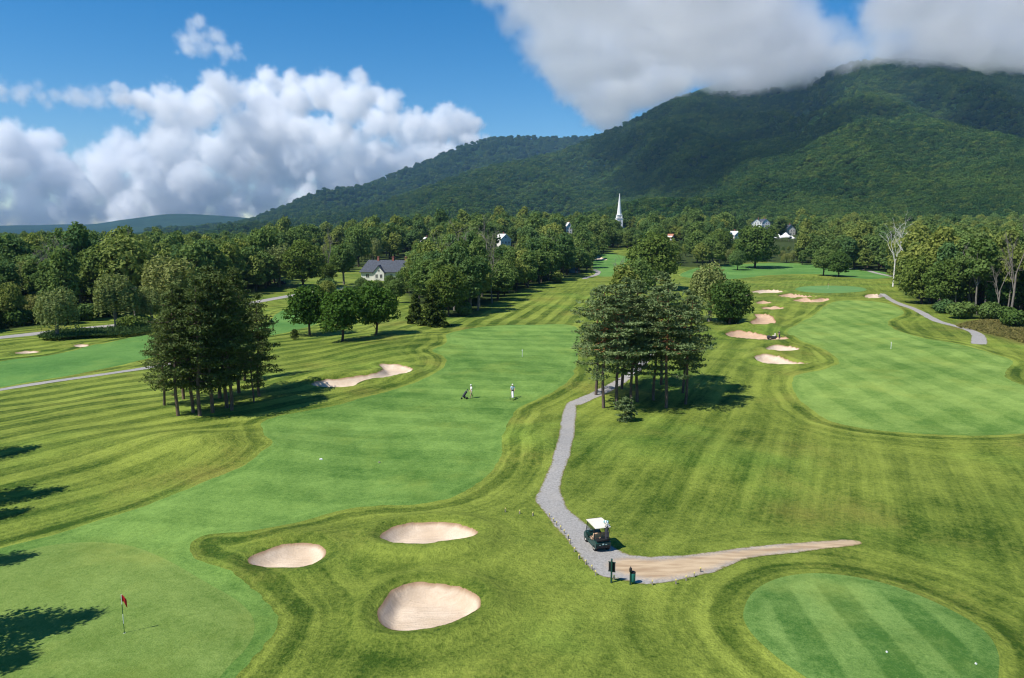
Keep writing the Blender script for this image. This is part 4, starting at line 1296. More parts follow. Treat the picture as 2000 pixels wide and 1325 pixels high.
def g_lathe(g, prof, c, k=16, axis='z'):
    th = np.linspace(0, 2 * math.pi, k, endpoint=False)
    V = np.array([[(r * math.cos(t), r * math.sin(t), z) for t in th] for r, z in prof]).reshape(-1, 3)
    if axis == 'x':
        V = V[:, [2, 0, 1]]
    n = len(prof)
    F = [(i * k + j, i * k + (j + 1) % k, (i + 1) * k + (j + 1) % k, (i + 1) * k + j) for i in range(n - 1) for j in range(k)]
    g.add(V + np.array(c), F)

def g_prism(g, prof, x0, x1, axis='x'):
    """closed side profile (a, b) carried from x0 to x1"""
    n = len(prof)
    mk = (lambda x, a, b: (x, a, b)) if axis == 'x' else (lambda y, a, b: (a, y, b))
    V = np.array([mk(x, a, b) for x in (x0, x1) for a, b in prof], float)
    g.add(V, [(i, (i + 1) % n, n + (i + 1) % n, n + i) for i in range(n)])
    c = np.mean(prof, 0)
    for s, x in ((0, x0), (1, x1)):
        W = np.concatenate([V[s * n:(s + 1) * n], [mk(x, *c)]])
        g.add(W, [(i, (i + 1) % n, n) for i in range(n)])

def part(name, mat, parent, build, smooth=False, label=None):
    g = Geo()
    build(g)
    o = link(name, g.mesh(name, mat, smooth), parent)
    if label:
        o['label'] = label
    return o

C_green = plain('dark_green_paint', (0.012, 0.055, 0.045), 0.35, 0.5)
C_black = plain('black_rubber', (0.015, 0.015, 0.016), 0.7, 0.3)
C_cream = plain('cream_plastic', (0.72, 0.66, 0.55), 0.45, 0.4, var=0.05)
C_tan = plain('tan_vinyl', (0.52, 0.34, 0.22), 0.55, 0.3)
C_steel = plain('steel', (0.45, 0.45, 0.45), 0.35, 0.5, 0.9)
C_white = plain('white_paint', (0.78, 0.77, 0.73), 0.6, 0.3, var=0.06)
C_teal = plain('teal_cloth', (0.05, 0.32, 0.33), 0.8, 0.2)
C_charc = plain('charcoal_cloth', (0.05, 0.05, 0.06), 0.8, 0.2)
C_red = plain('red_cloth', (0.55, 0.02, 0.025), 0.8, 0.2)
C_yel = plain('yellow_paint', (0.70, 0.58, 0.18), 0.6, 0.3)
C_slate = plain('slate_roof', (0.055, 0.065, 0.085), 0.7, 0.3, var=0.3, scale=2.0)
C_brick = plain('red_brick', (0.32, 0.12, 0.09), 0.85, 0.2, var=0.25)
C_cream2 = plain('cream_siding', (0.76, 0.74, 0.66), 0.7, 0.2, var=0.06)
C_glass = plain('window_glass', (0.02, 0.025, 0.03), 0.08, 0.6)
C_orange = plain('terracotta_roof', (0.42, 0.19, 0.11), 0.8, 0.2, var=0.2)
C_blue = plain('blue_shed_paint', (0.03, 0.10, 0.14), 0.6, 0.3)
C_wood = plain('weathered_wood', (0.30, 0.26, 0.21), 0.85, 0.2, var=0.25)
C_skin = plain('skin', (0.50, 0.29, 0.20), 0.6, 0.3, var=0.05)
C_khaki = plain('khaki_cloth', (0.48, 0.38, 0.26), 0.85, 0.2)
C_lblue = plain('pale_blue_cloth', (0.42, 0.55, 0.66), 0.85, 0.2)
C_navy = plain('navy_cloth', (0.03, 0.035, 0.06), 0.85, 0.2)

# ------------------------------------------------------------------ golf cart on the gravel path
def wheel(parent, x, y, r, w, rim=C_cream):
    t = part('wheel', C_black, parent, lambda g: g_lathe(g, [(r * 0.55, -w / 2), (r * 0.93, -w / 2), (r, -w * 0.3), (r, w * 0.3), (r * 0.93, w / 2), (r * 0.55, w / 2)], (x, y, r), 18, 'x'), True)
    part('rim', rim, t, lambda g: g_lathe(g, [(0.001, -w * 0.42), (r * 0.3, -w * 0.44), (r * 0.56, -w * 0.40), (r * 0.56, w * 0.40), (r * 0.3, w * 0.44), (0.001, w * 0.42)], (x, y, r), 14, 'x'), True)
cart_p = on_ground(1166, 1066)
cart = thing('golf_cart', 'dark green golf cart with cream roof driving away on the gravel path', 'golf cart', cart_p, math.radians(16))
cart.scale = (0.92, 0.92, 0.92)
part('body', C_green, cart, lambda g: (g_prism(g, [(-1.12, 0.32), (-1.16, 0.70), (-1.02, 0.80), (-0.62, 0.80), (-0.52, 0.62), (0.18, 0.60), (0.30, 0.34), (0.62, 0.33), (0.78, 0.80), (0.98, 0.83), (1.16, 0.62), (1.20, 0.36), (1.1, 0.28), (-1.0, 0.26)], -0.57, 0.57)), False)
part('bag_well', C_black, cart, lambda g: (g_box(g, (0, -1.0, 0.86), (0.98, 0.30, 0.10)), g_tube(g, [(-0.48, -1.18, 0.95), (-0.48, -1.2, 1.08), (0.48, -1.2, 1.08), (0.48, -1.18, 0.95)], 0.018)))
part('bumper', C_black, cart, lambda g: (g_box(g, (0, -1.19, 0.42), (1.02, 0.08, 0.14)), g_box(g, (0, 1.21, 0.40), (0.98, 0.08, 0.14))))
part('emblem', plain('pale_emblem', (0.45, 0.60, 0.58), 0.5), cart, lambda g: (g_box(g, (-0.02, -1.166, 0.60), (0.13, 0.012, 0.10)), g_box(g, (0.22, -1.164, 0.56), (0.12, 0.012, 0.05)), g_box(g, (-0.26, -1.163, 0.55), (0.09, 0.012, 0.05))))
for sx in (-1, 1):
    st = part('seat', C_tan, cart, lambda g: g_prism(g, [(-0.50, 0.64), (-0.50, 0.74), (-0.42, 0.80), (0.02, 0.80), (0.10, 0.72), (0.06, 0.64)], 0.29 * sx - 0.255, 0.29 * sx + 0.255))
    part('backrest', C_tan, st, lambda g: g_prism(g, [(-0.56, 0.86), (-0.66, 1.24), (-0.60, 1.27), (-0.52, 1.24), (-0.44, 0.86)], 0.29 * sx - 0.25, 0.29 * sx + 0.25))
    part('armrest', C_black, cart, lambda g: g_tube(g, [(0.60 * sx, -0.5, 0.74), (0.60 * sx, -0.5, 0.93), (0.60 * sx, -0.15, 0.93), (0.60 * sx, -0.12, 0.74)], 0.022))
    for yy_, y2, z0 in ((-0.78, -0.72, 0.78), (0.86, 0.55, 0.80)):
        part('strut', C_black, cart, lambda g: g_tube(g, [(0.54 * sx, yy_, z0), (0.54 * sx, y2, 1.78)], 0.022))
    wheel(cart, 0.47 * sx, -0.78, 0.23, 0.22)
    wheel(cart, 0.47 * sx, 0.86, 0.23, 0.20)
part('roof', C_cream, cart, lambda g: g_prism(g, [(-1.05, 1.78), (-1.03, 1.82), (-0.8, 1.855), (0, 1.87), (0.55, 1.85), (0.72, 1.81), (0.72, 1.77)], -0.60, 0.60), False)
part('roof_rim', C_black, cart, lambda g: g_box(g, (0, 0.76, 1.775), (1.14, 0.07, 0.045)))
wsm = NB('windscreen_glass')
part('windscreen', wsm.bsdf((0.55, 0.62, 0.62), 0.05, 0.5, None, 0.0, **{'Transmission Weight': 0.9, 'IOR': 1.1}), cart, lambda g: g_prism(g, [(0.855, 0.84), (0.57, 1.75), (0.58, 1.75), (0.865, 0.84)], -0.52, 0.52))
sw = part('steering_wheel', C_black, cart, lambda g: g_tube(g, [(-0.28 + 0.16 * math.cos(a), 0.42 + 0.07 * math.sin(a), 1.02 + 0.14 * math.sin(a)) for a in np.linspace(0, 6.2832, 15)], 0.016))
part('column', C_black, sw, lambda g: g_tube(g, [(-0.28, 0.42, 1.02), (-0.28, 0.72, 0.74)], 0.02))
def golf_bag(label, loc, rz, mat, tilt, heads):
    b = thing('golf_bag', label, 'golf bag', loc, rz)
    b.rotation_euler = (tilt, 0, rz)
    part('bag', mat, b, lambda g: g_lathe(g, [(0.001, 0), (0.12, 0.0), (0.13, 0.05), (0.125, 0.45), (0.14, 0.5), (0.135, 0.84), (0.12, 0.86), (0.001, 0.84)], (0, 0, 0), 12), True)
    part('pocket', mat, b, lambda g: g_box(g, (0, -0.15, 0.36), (0.19, 0.09, 0.38), 0, 0.85))
    part('strap', C_black, b, lambda g: g_tube(g, [(0.13, 0.02, 0.25), (0.23, 0.02, 0.5), (0.13, 0.02, 0.76)], 0.018, 4))
    for k, hm in enumerate(heads):
        a = k * 1.3
        dx, dy = 0.07 * math.cos(a), 0.07 * math.sin(a)
        c = part('club', C_steel, b, lambda g: g_tube(g, [(dx, dy, 0.8), (dx * 1.6, dy * 1.6, 1.1)], 0.008, 4))
        part('head_cover', hm, c, lambda g: g_lathe(g, [(0.001, -0.09), (0.045, -0.06), (0.062, 0.03), (0.045, 0.09), (0.001, 0.11)], (dx * 1.7, dy * 1.7, 1.12), 8), True)
    return b
M_c = Matrix.Translation(cart_p) @ Matrix.Rotation(math.radians(16), 4, 'Z')
golf_bag('dark golf bag with teal and white club covers strapped on the golf cart', M_c @ Vector((0.276, -0.975, 0.846)), math.radians(16), C_charc, math.radians(-8), (C_teal, C_white, C_teal, C_white, C_lblue))

# ------------------------------------------------------------------ signs, washer, stakes, flags and markers
p = on_ground(1194, 1138)
sg = thing('hole_sign', 'black board on a green post at the turn of the gravel path', 'sign', p, math.radians(-20))
part('post', C_green, sg, lambda g: (g_box(g, (0, 0, 0.68), (0.10, 0.10, 1.5), 0, 0.9), g_prism(g, [(-0.05, 1.43), (0.05, 1.43), (0, 1.52)], -0.05, 0.05)))
part('board', C_black, sg, lambda g: (g_box(g, (0, 0.085, 0.96), (0.40, 0.05, 0.56)),))
part('board_frame', C_green, sg, lambda g: (g_box(g, (0, 0.085, 1.255), (0.44, 0.06, 0.035)), g_box(g, (0, 0.085, 0.665), (0.44, 0.06, 0.035))))
p = on_ground(1231, 1142)
bw = thing('ball_washer', 'green litter bin with a ball washer on its post beside the gravel path', 'bin', p, math.radians(-20))
part('post', C_green, bw, lambda g: g_tube(g, [(0, 0, -0.1), (0, 0, 0.86)], 0.05, 8))
part('washer', C_black, bw, lambda g: g_lathe(g, [(0.001, 0.78), (0.075, 0.80), (0.085, 0.92), (0.075, 1.04), (0.03, 1.08), (0.02, 1.14), (0.001, 1.15)], (0, 0, 0), 12), True)
part('bin', plain('bin_green', (0.02, 0.16, 0.13), 0.5, 0.4), bw, lambda g: g_lathe(g, [(0.001, 0.12), (0.14, 0.12), (0.165, 0.18), (0.175, 0.70), (0.16, 0.73), (0.14, 0.70), (0.13, 0.3), (0.001, 0.3)], (0.10, 0.17, 0), 14), True)
part('bin_lid', C_black, bw, lambda g: g_lathe(g, [(0.18, 0.70), (0.18, 0.735), (0.10, 0.78), (0.001, 0.79)], (0.10, 0.17, 0), 14), True)

STK = [(1073, 1011), (1081, 1020), (1087, 1027), (1095, 1035), (1102, 1043), (1110, 1053), (1113, 1062), (1122, 1078), (1131, 1092), (1144, 1103), (1156, 1113), (1163, 1124), (1199, 1133), (1274, 1143), (1320, 1141), (1340, 1134),
       (1356, 1127), (1368, 1118), (1041, 1008), (1015, 1004), (987, 1000)]
def stake_mesh():
    g = Geo()
    g_box(g, (0, 0, 0.10), (0.075, 0.075, 0.30), 0, 0.9)
    return g.mesh('stake', C_wood)
def cap_mesh():
    g = Geo()
    g_box(g, (0, 0, 0.275), (0.085, 0.085, 0.07), 0, 0.8)
    return g.mesh('cap', C_yel)
sm_, cm_ = stake_mesh(), cap_mesh()
for i, (px, py) in enumerate(STK):
    o = thing('path_stake', 'short wooden stake with a pale cap along the edge of the gravel path', 'stake', on_ground(px, py), rng.uniform(0, 1.5), 'stakes edging the gravel path')
    link('post', sm_, o)
    link('cap', cm_, o)

def flagstick(loc, label, s, cols, wave=0.0):
    f = thing('flagstick', label, 'flag', loc, 0.3)
    f.scale = (s,) * 3
    for k in range(4):
        part('pole_section', cols[k % 2], f, lambda g: g_tube(g, [(0, 0, k * 0.53 + (0 if k else -0.1)), (0, 0, (k + 1) * 0.53)], 0.018, 8))
    g = Geo()
    nx, nz = 7, 4
    V = []
    for j in range(nz):
        for i in range(nx):
            a = i / (nx - 1)
            V.append((0.02 + 0.20 * a, 0.05 * math.sin(a * 7) * a, 2.12 - 0.13 * j - 0.36 * a * a - 0.03 * math.sin(a * 5 + j)))
    g.add(np.array(V), [(j * nx + i, j * nx + i + 1, (j + 1) * nx + i + 1, (j + 1) * nx + i) for j in range(nz - 1) for i in range(nx - 1)])
    o = link('flag', g.mesh('flag', C_red, True), f)
    md = o.modifiers.new('thick', 'SOLIDIFY')
    md.thickness = 0.008
    part('cup', C_white, f, lambda g: g_lathe(g, [(0.054, -0.02), (0.06, 0.015), (0.054, 0.02), (0.05, 0.0)], (0, 0, 0), 14))
C_dgreen = plain('pole_green', (0.02, 0.10, 0.04), 0.5, 0.4)
flagstick(on_ground(243, 1237), 'green and white banded flagstick with a limp red flag', 1.0, (C_dgreen, C_white))
flagstick(on_ground(1617, 565), 'thin flagstick on the small far green', 1.0, (C_white, C_white))

for px, py, nm, lab, mt, sz in [(627, 898, 'yardage_plate', 'small white plate lying on the main fairway near the mound', C_white, (0.26, 0.26, 0.10)), (741, 904, 'yardage_plate', 'small grey plate lying in the middle of the main fairway', C_wood, (0.16, 0.16, 0.10)),
                                (1732, 1275, 'tee_marker', 'pale tee marker in the middle of the striped tee', C_white, (0.07, 0.09, 0.09)), (1906, 1298, 'tee_marker', 'pale tee marker near the dark end of the striped tee', C_white, (0.07, 0.09, 0.09))]:
    o = thing(nm, lab, 'marker', on_ground(px, py), 0.4)
    part('block', mt, o, lambda g: g_box(g, (0, 0, sz[2] / 2 - 0.01), sz, 0, 0.85))
    part('pin', C_steel, o, lambda g: g_tube(g, [(0, 0, -0.1), (0, 0, sz[2] + 0.02)], 0.012))
for px, py, lab, hh in [(1020, 697, 'white distance post on the main fairway beyond the golfers', 1.0), (1740, 682, 'white distance post with a square head on the wide fairway', 1.1)]:
    o = thing('distance_post', lab, 'post', on_ground(px, py))
    part('post', C_white, o, lambda g: g_tube(g, [(0, 0, -0.1), (0, 0, hh)], 0.045))
    part('head', C_white, o, lambda g: g_box(g, (0, 0, hh + 0.1), (0.16, 0.05, 0.18)))

# ------------------------------------------------------------------ people
def person(label, loc, rz, J, mats, hat=None, sc_=1.0):
    """J: joints in metres (facing -y); one skinned body, coloured by region; mats: shoes, legs, shirt, skin, hair"""
    names = list(J)
    E = [('pelvis', 'waist'), ('waist', 'chest'), ('chest', 'neck'), ('neck', 'head'), ('head', 'crown'), ('chest', 'shL'), ('shL', 'elL'), ('elL', 'wrL'), ('wrL', 'haL'), ('chest', 'shR'), ('shR', 'elR'), ('elR', 'wrR'), ('wrR', 'haR'),
         ('pelvis', 'hiL'), ('hiL', 'knL'), ('knL', 'anL'), ('anL', 'toL'), ('pelvis', 'hiR'), ('hiR', 'knR'), ('knR', 'anR'), ('anR', 'toR')]
    rad = dict(pelvis=(0.155, 0.12), waist=(0.145, 0.11), chest=(0.17, 0.12), neck=(0.058, 0.058), head=(0.085, 0.10), crown=(0.07, 0.08), sh=(0.07, 0.07), el=(0.046, 0.046), wr=(0.032, 0.032), ha=(0.036, 0.022), hi=(0.095, 0.10), kn=(0.062, 0.062), an=(0.044, 0.044), to=(0.045, 0.035))
    me = bpy.data.meshes.new('body')
    me.from_pydata([J[n] for n in names], [(names.index(a), names.index(b)) for a, b in E], [])
    tmp = bpy.data.objects.new('tmp_body', me)
    COL.objects.link(tmp)
    tmp.modifiers.new('skin', 'SKIN')
    for n, v in zip(names, me.skin_vertices[0].data if len(me.skin_vertices) else bm_skin(me)):
        v.radius = rad.get(n) or rad[n[:2]]
        v.use_root = (n == 'pelvis')
    ss = tmp.modifiers.new('sub', 'SUBSURF')
    ss.levels = ss.render_levels = 1
    dg = bpy.context.evaluated_depsgraph_get()
    bm_ = bpy.data.meshes.new_from_object(tmp.evaluated_get(dg))
    bpy.data.objects.remove(tmp)
    V = np.array([v.co for v in bm_.vertices])
    F = [tuple(f.vertices) for f in bm_.polygons]
    g = Geo()
    tri, quad = [f for f in F if len(f) == 3], [f for f in F if len(f) == 4]
    if tri:
        g.add(V, tri)
        g.n -= len(V)
        g.V.pop()
        g.A.pop()
    g.add(V, quad)
    # fingers and nose
    for s in 'LR':
        w_, h_ = np.array(J['wr' + s]), np.array(J['ha' + s])
        d = (h_ - w_) / np.linalg.norm(h_ - w_)
        a = np.cross(d, (0, 1, 0.3))
        a /= np.linalg.norm(a)
        c = np.cross(d, a)
        for k, L in enumerate((0.075, 0.085, 0.08, 0.065)):
            b0 = h_ + a * (k - 1.5) * 0.02
            g_tube(g, [b0, b0 + d * L * 0.55 + c * 0.008, b0 + d * L * 0.8 + c * 0.035], [0.010, 0.009, 0.007], 5)
        b0 = h_ - d * 0.04 + a * 0.035
        g_tube(g, [b0, b0 + a * 0.03 + d * 0.03, b0 + a * 0.03 + d * 0.06], [0.011, 0.010, 0.008], 5)
    hd = np.array(J['head'])
    g.add(hd + np.array([(-0.016, -0.095, -0.03), (0.016, -0.095, -0.03), (0, -0.125, -0.028), (0, -0.09, 0.03)]), [(0, 1, 2), (0, 2, 3), (1, 3, 2)])
    mesh = g.mesh('body', mats[0], True)
    for m in mats[1:]:
        mesh.materials.append(m)
    hemz, shz = J['knL'][2] + 0.06, J['pelvis'][2] + 0.02
    for f in mesh.polygons:
        x, y, z = f.center
        dw = min(np.linalg.norm(np.array(f.center) - np.array(J['wr' + s])) for s in 'LR')
        de = min(np.linalg.norm(np.array(f.center) - np.array(J['el' + s])) for s in 'LR')
        armish = min(dw, de * 1.6) < 0.17 and abs(x) > 0.12 or dw < 0.2
        if z < 0.075:
            i = 0
        elif armish:
            i = 3
        elif z < shz:
            i = 1 if (z > hemz or mats[1] is not C_khaki) else 3
        elif z < J['neck'][2] - 0.01:
            i = 2
        else:
            i = 4 if (z > hd[2] + 0.05 or (y > hd[1] + 0.02 and z > hd[2] - 0.05)) else 3
        f.material_index = i
    o = thing('person', label, 'person', loc, rz)
    o.scale = (sc_,) * 3
    link('body', mesh, o)
    if hat:
        def mk(g):
            g_lathe(g, [(0.001, 0.165), (0.06, 0.155), (0.098, 0.11), (0.105, 0.06), (0.10, 0.055)], tuple(hd), 14)
            g_prism(g, [(-0.08, hd[2] + 0.062), (-0.19, hd[2] + 0.05), (-0.19, hd[2] + 0.058), (-0.08, hd[2] + 0.075)], hd[0] - 0.07, hd[0] + 0.07)
        part('cap', hat, o, mk, True)
    return o
def bm_skin(me):
    b = bmesh.new()
    b.from_mesh(me)
    b.verts.layers.skin.verify()
    b.to_mesh(me)
    b.free()
    return me.skin_vertices[0].data
walk = dict(pelvis=(0, 0, 0.95), waist=(0, -0.01, 1.1), chest=(0, -0.03, 1.33), neck=(0, -0.05, 1.50), head=(0, -0.07, 1.61), crown=(0, -0.07, 1.70), shL=(0.18, -0.03, 1.42), elL=(0.24, -0.12, 1.15), wrL=(0.20, -0.36, 1.02), haL=(0.19, -0.43, 1.01),
            shR=(-0.18, -0.03, 1.42), elR=(-0.25, 0.06, 1.14), wrR=(-0.24, -0.05, 0.90), haR=(-0.24, -0.08, 0.83), hiL=(0.09, 0, 0.90), knL=(0.10, -0.16, 0.50), anL=(0.10, -0.20, 0.085), toL=(0.10, -0.36, 0.04),
            hiR=(-0.09, 0, 0.90), knR=(-0.10, 0.06, 0.49), anR=(-0.10, 0.26, 0.11), toR=(-0.10, 0.14, 0.035))
push = dict(walk)
push.update(elR=(-0.24, -0.14, 1.15), wrR=(-0.17, -0.38, 1.03), haR=(-0.16, -0.45, 1.02))
stand = dict(walk)
stand.update(knL=(0.10, -0.02, 0.49), anL=(0.11, 0.02, 0.085), toL=(0.12, -0.14, 0.04), knR=(-0.10, -0.02, 0.49), anR=(-0.11, 0.02, 0.085), toR=(-0.12, -0.14, 0.035), elR=(-0.27, -0.1, 1.16), wrR=(-0.14, -0.34, 1.10), haR=(-0.10, -0.40, 1.10))
C_hair = plain('brown_hair', (0.05, 0.03, 0.02), 0.6)
C_shoe = plain('white_shoes', (0.6, 0.6, 0.58), 0.5)

def trolley(label, loc, rz, bagmat):
    t = thing('golf_trolley', label, 'trolley', loc, rz)
    part('frame', C_steel, t, lambda g: (g_tube(g, [(0, -0.42, 0.16), (0, 0.0, 0.42), (0, 0.42, 0.98), (0, 0.50, 1.02)], 0.022), g_tube(g, [(-0.30, 0.12, 0.16), (0, 0.02, 0.40), (0.30, 0.12, 0.16)], 0.018)))
    part('handle', C_black, t, lambda g: g_tube(g, [(-0.17, 0.50, 1.02), (0.17, 0.50, 1.02)], 0.02))
    for x, y, r in ((-0.33, 0.12, 0.16), (0.33, 0.12, 0.16), (0, -0.46, 0.13)):
        part('wheel', C_black, t, lambda g: g_lathe(g, [(0.02, -0.02), (r * 0.9, -0.025), (r, 0), (r * 0.9, 0.025), (0.02, 0.02)], (x, y, r), 14, 'x'), True)
    part('bag', bagmat, t, lambda g: g_tube(g, [(0, -0.30, 0.30), (0, -0.06, 0.62), (0, 0.22, 0.98)], [0.13, 0.145, 0.14], 10), True)
    for k in range(5):
        a = k * 1.25
        part('club', C_steel if k % 2 else C_black, t, lambda g: (g_tube(g, [(0.06 * math.cos(a), 0.22 + 0.04 * math.sin(a), 0.97), (0.08 * math.cos(a), 0.36 + 0.05 * math.sin(a), 1.16)], 0.01), g_box(g, (0.08 * math.cos(a), 0.38 + 0.05 * math.sin(a), 1.18), (0.05, 0.10, 0.06))))
    return t
def at_off(p, dx, dy):
    return Vector((p[0] + dx, p[1] + dy, float(ground_z(p[0] + dx, p[1] + dy)[0])))
p1 = on_ground(921, 778)
a1 = math.radians(-62)
person('golfer in a white shirt and khaki shorts pushing a dark trolley', p1, a1, walk, (C_shoe, C_khaki, C_white, C_skin, C_hair), C_white, 1.03)
trolley('dark golf trolley pushed by the golfer in khaki shorts', at_off(p1, -0.82, -0.42), a1, C_charc)
p2 = on_ground(1001, 777)
a2 = math.radians(4)
person('golfer in a pale blue shirt and white cap behind a white golf bag', p2, a2, push, (C_shoe, C_navy, C_lblue, C_skin, C_hair), C_white, 1.03)
trolley('golf trolley with a white bag in front of the golfer in pale blue', at_off(p2, 0.02, -0.98), a2, C_white)
p3 = on_ground(1522, 663)
person('worker in dark clothes standing in the reddish bunker beside the rake machine', p3, math.radians(-80), stand, (C_black, C_navy, C_navy, C_skin, C_hair), None, 1.0)
p4 = on_ground(1508, 663)
mw = thing('bunker_rake_machine', 'small dark rake machine with pale seat parked in the reddish bunker', 'machine', p4, math.radians(85))
part('chassis', C_charc, mw, lambda g: g_prism(g, [(-0.9, 0.28), (-0.9, 0.62), (-0.3, 0.66), (-0.2, 0.5), (0.35, 0.5), (0.5, 0.78), (0.95, 0.66), (1.0, 0.3)], -0.45, 0.45))
part('seat', C_cream, mw, lambda g: (g_box(g, (0, -0.3, 0.74), (0.5, 0.45, 0.14)), g_box(g, (0, -0.55, 1.0), (0.5, 0.12, 0.5))))
part('steering_wheel', C_black, mw, lambda g: g_tube(g, [(0.16 * math.cos(a), 0.3, 0.98 + 0.16 * math.sin(a)) for a in np.linspace(0, 6.28, 11)], 0.02))
part('rake', C_black, mw, lambda g: [g_box(g, (0, -1.15, 0.2), (1.7, 0.3, 0.10))] + [g_tube(g, [(-0.8 + k * 0.2, -1.15, 0.2), (-0.8 + k * 0.2, -1.3, 0.0)], 0.015, 4) for k in range(9)])
for x, y in ((-0.55, -0.6), (0.55, -0.6), (0, 0.75)):
    wheel(mw, x, y, 0.28, 0.26, C_charc)

# ------------------------------------------------------------------ buildings
def windows(parent, lst, frame=C_white, glass=C_glass, depth=0.06):
    """lst: (x, y, z, w, h, facing) on walls that face -y ('f') or -x ('s')"""
    for x, y, z, w, h, fc in lst:
        s = (w, 0.12, h) if fc == 'f' else (0.12, w, h)
        f = part('window', frame, parent, lambda g: [g_box(g, (x + (0 if fc == 'f' else 0), y, z + dz), ((w + 0.16) if fc == 'f' else 0.14, 0.14 if fc == 'f' else w + 0.16, 0.08)) for dz in (-h / 2, h / 2)] +
                 [g_box(g, (x + (dx if fc == 'f' else 0), y + (0 if fc == 'f' else dx), z), (0.08 if fc == 'f' else 0.14, 0.14 if fc == 'f' else 0.08, h)) for dx in (-w / 2, 0, w / 2)])
        part('pane', glass, f, lambda g: g_box(g, (x, y + (0.02 if fc == 'f' else 0), z), (w, 0.06, h) if fc == 'f' else (0.06, w, h)))

hp = on_ground(742, 548)
hs_ = thing('house', 'cream house with blue-grey slate roof and two brick chimneys among the trees', 'house', hp, math.radians(-6))
part('wall', C_cream2, hs_, lambda g: g_box(g, (1.5, 4, 1.9), (20, 8, 3.9)))
rf = part('roof', C_slate, hs_, lambda g: (g.add(np.array([(-9.2, -0.7, 3.75), (12.2, -0.7, 3.75), (12.2, 8.7, 3.75), (-9.2, 8.7, 3.75), (-6.2, 4.0, 8.9), (12.0, 4.0, 8.9),
                                                    (-9.2, -0.7, 3.5), (12.2, -0.7, 3.5), (12.2, 8.7, 3.5), (-9.2, 8.7, 3.5)], float), [(0, 1, 5, 4), (2, 3, 4, 5), (6, 7, 1, 0), (7, 8, 2, 1), (8, 9, 3, 2), (9, 6, 0, 3), (9, 8, 7, 6)]),
                                           g.add(np.array([(3, 0, 0), (0, 3, 0), (0, 0, 0)], float) * 0 + np.array([(-9.2, -0.7, 3.75), (-6.2, 4, 8.9), (-9.2, 8.7, 3.75)]), [(0, 1, 2)]),
                                           g.add(np.array([(12.2, -0.7, 3.75), (12.2, 8.7, 3.75), (12.0, 4, 8.9)]), [(0, 1, 2)])))
gb = part('gable_wing', C_cream2, hs_, lambda g: g_prism(g, [(-2.4, 0), (2.4, 0), (2.4, 3.6), (0, 6.4), (-2.4, 3.6)], -1.6, 0.5, 'y'))
part('wing_roof', C_slate, hs_, lambda g: (g_prism(g, [(-2.9, 3.35), (-2.8, 3.15), (0, 6.45), (0.05, 6.75)], -2.0, 3.2, 'y'), g_prism(g, [(2.9, 3.35), (2.8, 3.15), (0, 6.45), (-0.05, 6.75)], -2.0, 3.2, 'y')))
for x in (-1.6, 5.2, 11.0):
    part('chimney', C_brick, rf, lambda g: (g_box(g, (x, 4.0, 9.1), (0.9, 0.8, 2.4)), g_box(g, (x, 4.0, 10.3), (1.05, 0.95, 0.2))))
windows(hs_, [(-1.0, -1.62, 2.0, 1.0, 1.6, 'f'), (1.0, -1.62, 2.0, 1.0, 1.6, 'f'), (-5.6, -0.03, 2.0, 1.3, 1.5, 'f'), (5.2, -0.03, 2.0, 1.3, 1.5, 'f'), (0, -1.62, 4.5, 0.8, 0.9, 'f'), (8.5, -0.03, 2.0, 1.3, 1.5, 'f')])

def at_z(px, py, Y):
    x, y, z = at_depth(px, py, Y)
    return Vector((float(x), float(y), float(ground_z(x, y)[0])))
cp_ = at_z(1209, 440, 800)
ch = thing('church', 'white church with a tall pointed spire above the village trees', 'church', cp_, 0.15)
part('tower', C_white, ch, lambda g: (g_box(g, (0, 0, 8.5), (6.6, 6.6, 17.6)), g_box(g, (0, 0, 17.6), (7.2, 7.2, 0.5)), g_box(g, (0, 0, 19.4), (5.6, 5.6, 3.2)), g_box(g, (0, 0, 21.2), (6.0, 6.0, 0.4))))
part('spire', C_white, ch, lambda g: g_lathe(g, [(3.0, 21.4), (2.6, 22.6), (0.25, 44.4), (0.001, 44.8)], (0, 0, 0), 8))
part('nave', C_white, ch, lambda g: g_prism(g, [(-6.5, 0), (6.5, 0), (6.5, 8), (0, 13.2), (-6.5, 8)], 3.0, 27, 'y'))
part('roof', C_slate, ch, lambda g: (g_prism(g, [(-7.2, 7.7), (-7.1, 7.4), (0, 13.3), (0, 13.7)], 2.9, 27.5, 'y'), g_prism(g, [(7.2, 7.7), (7.1, 7.4), (0, 13.3), (0, 13.7)], 2.9, 27.5, 'y')))
windows(ch, [(0, -3.32, 14.0, 1.4, 3.0, 'f'), (0, -3.32, 8.0, 1.4, 3.0, 'f'), (0, -2.83, 19.4, 1.2, 1.8, 'f')])

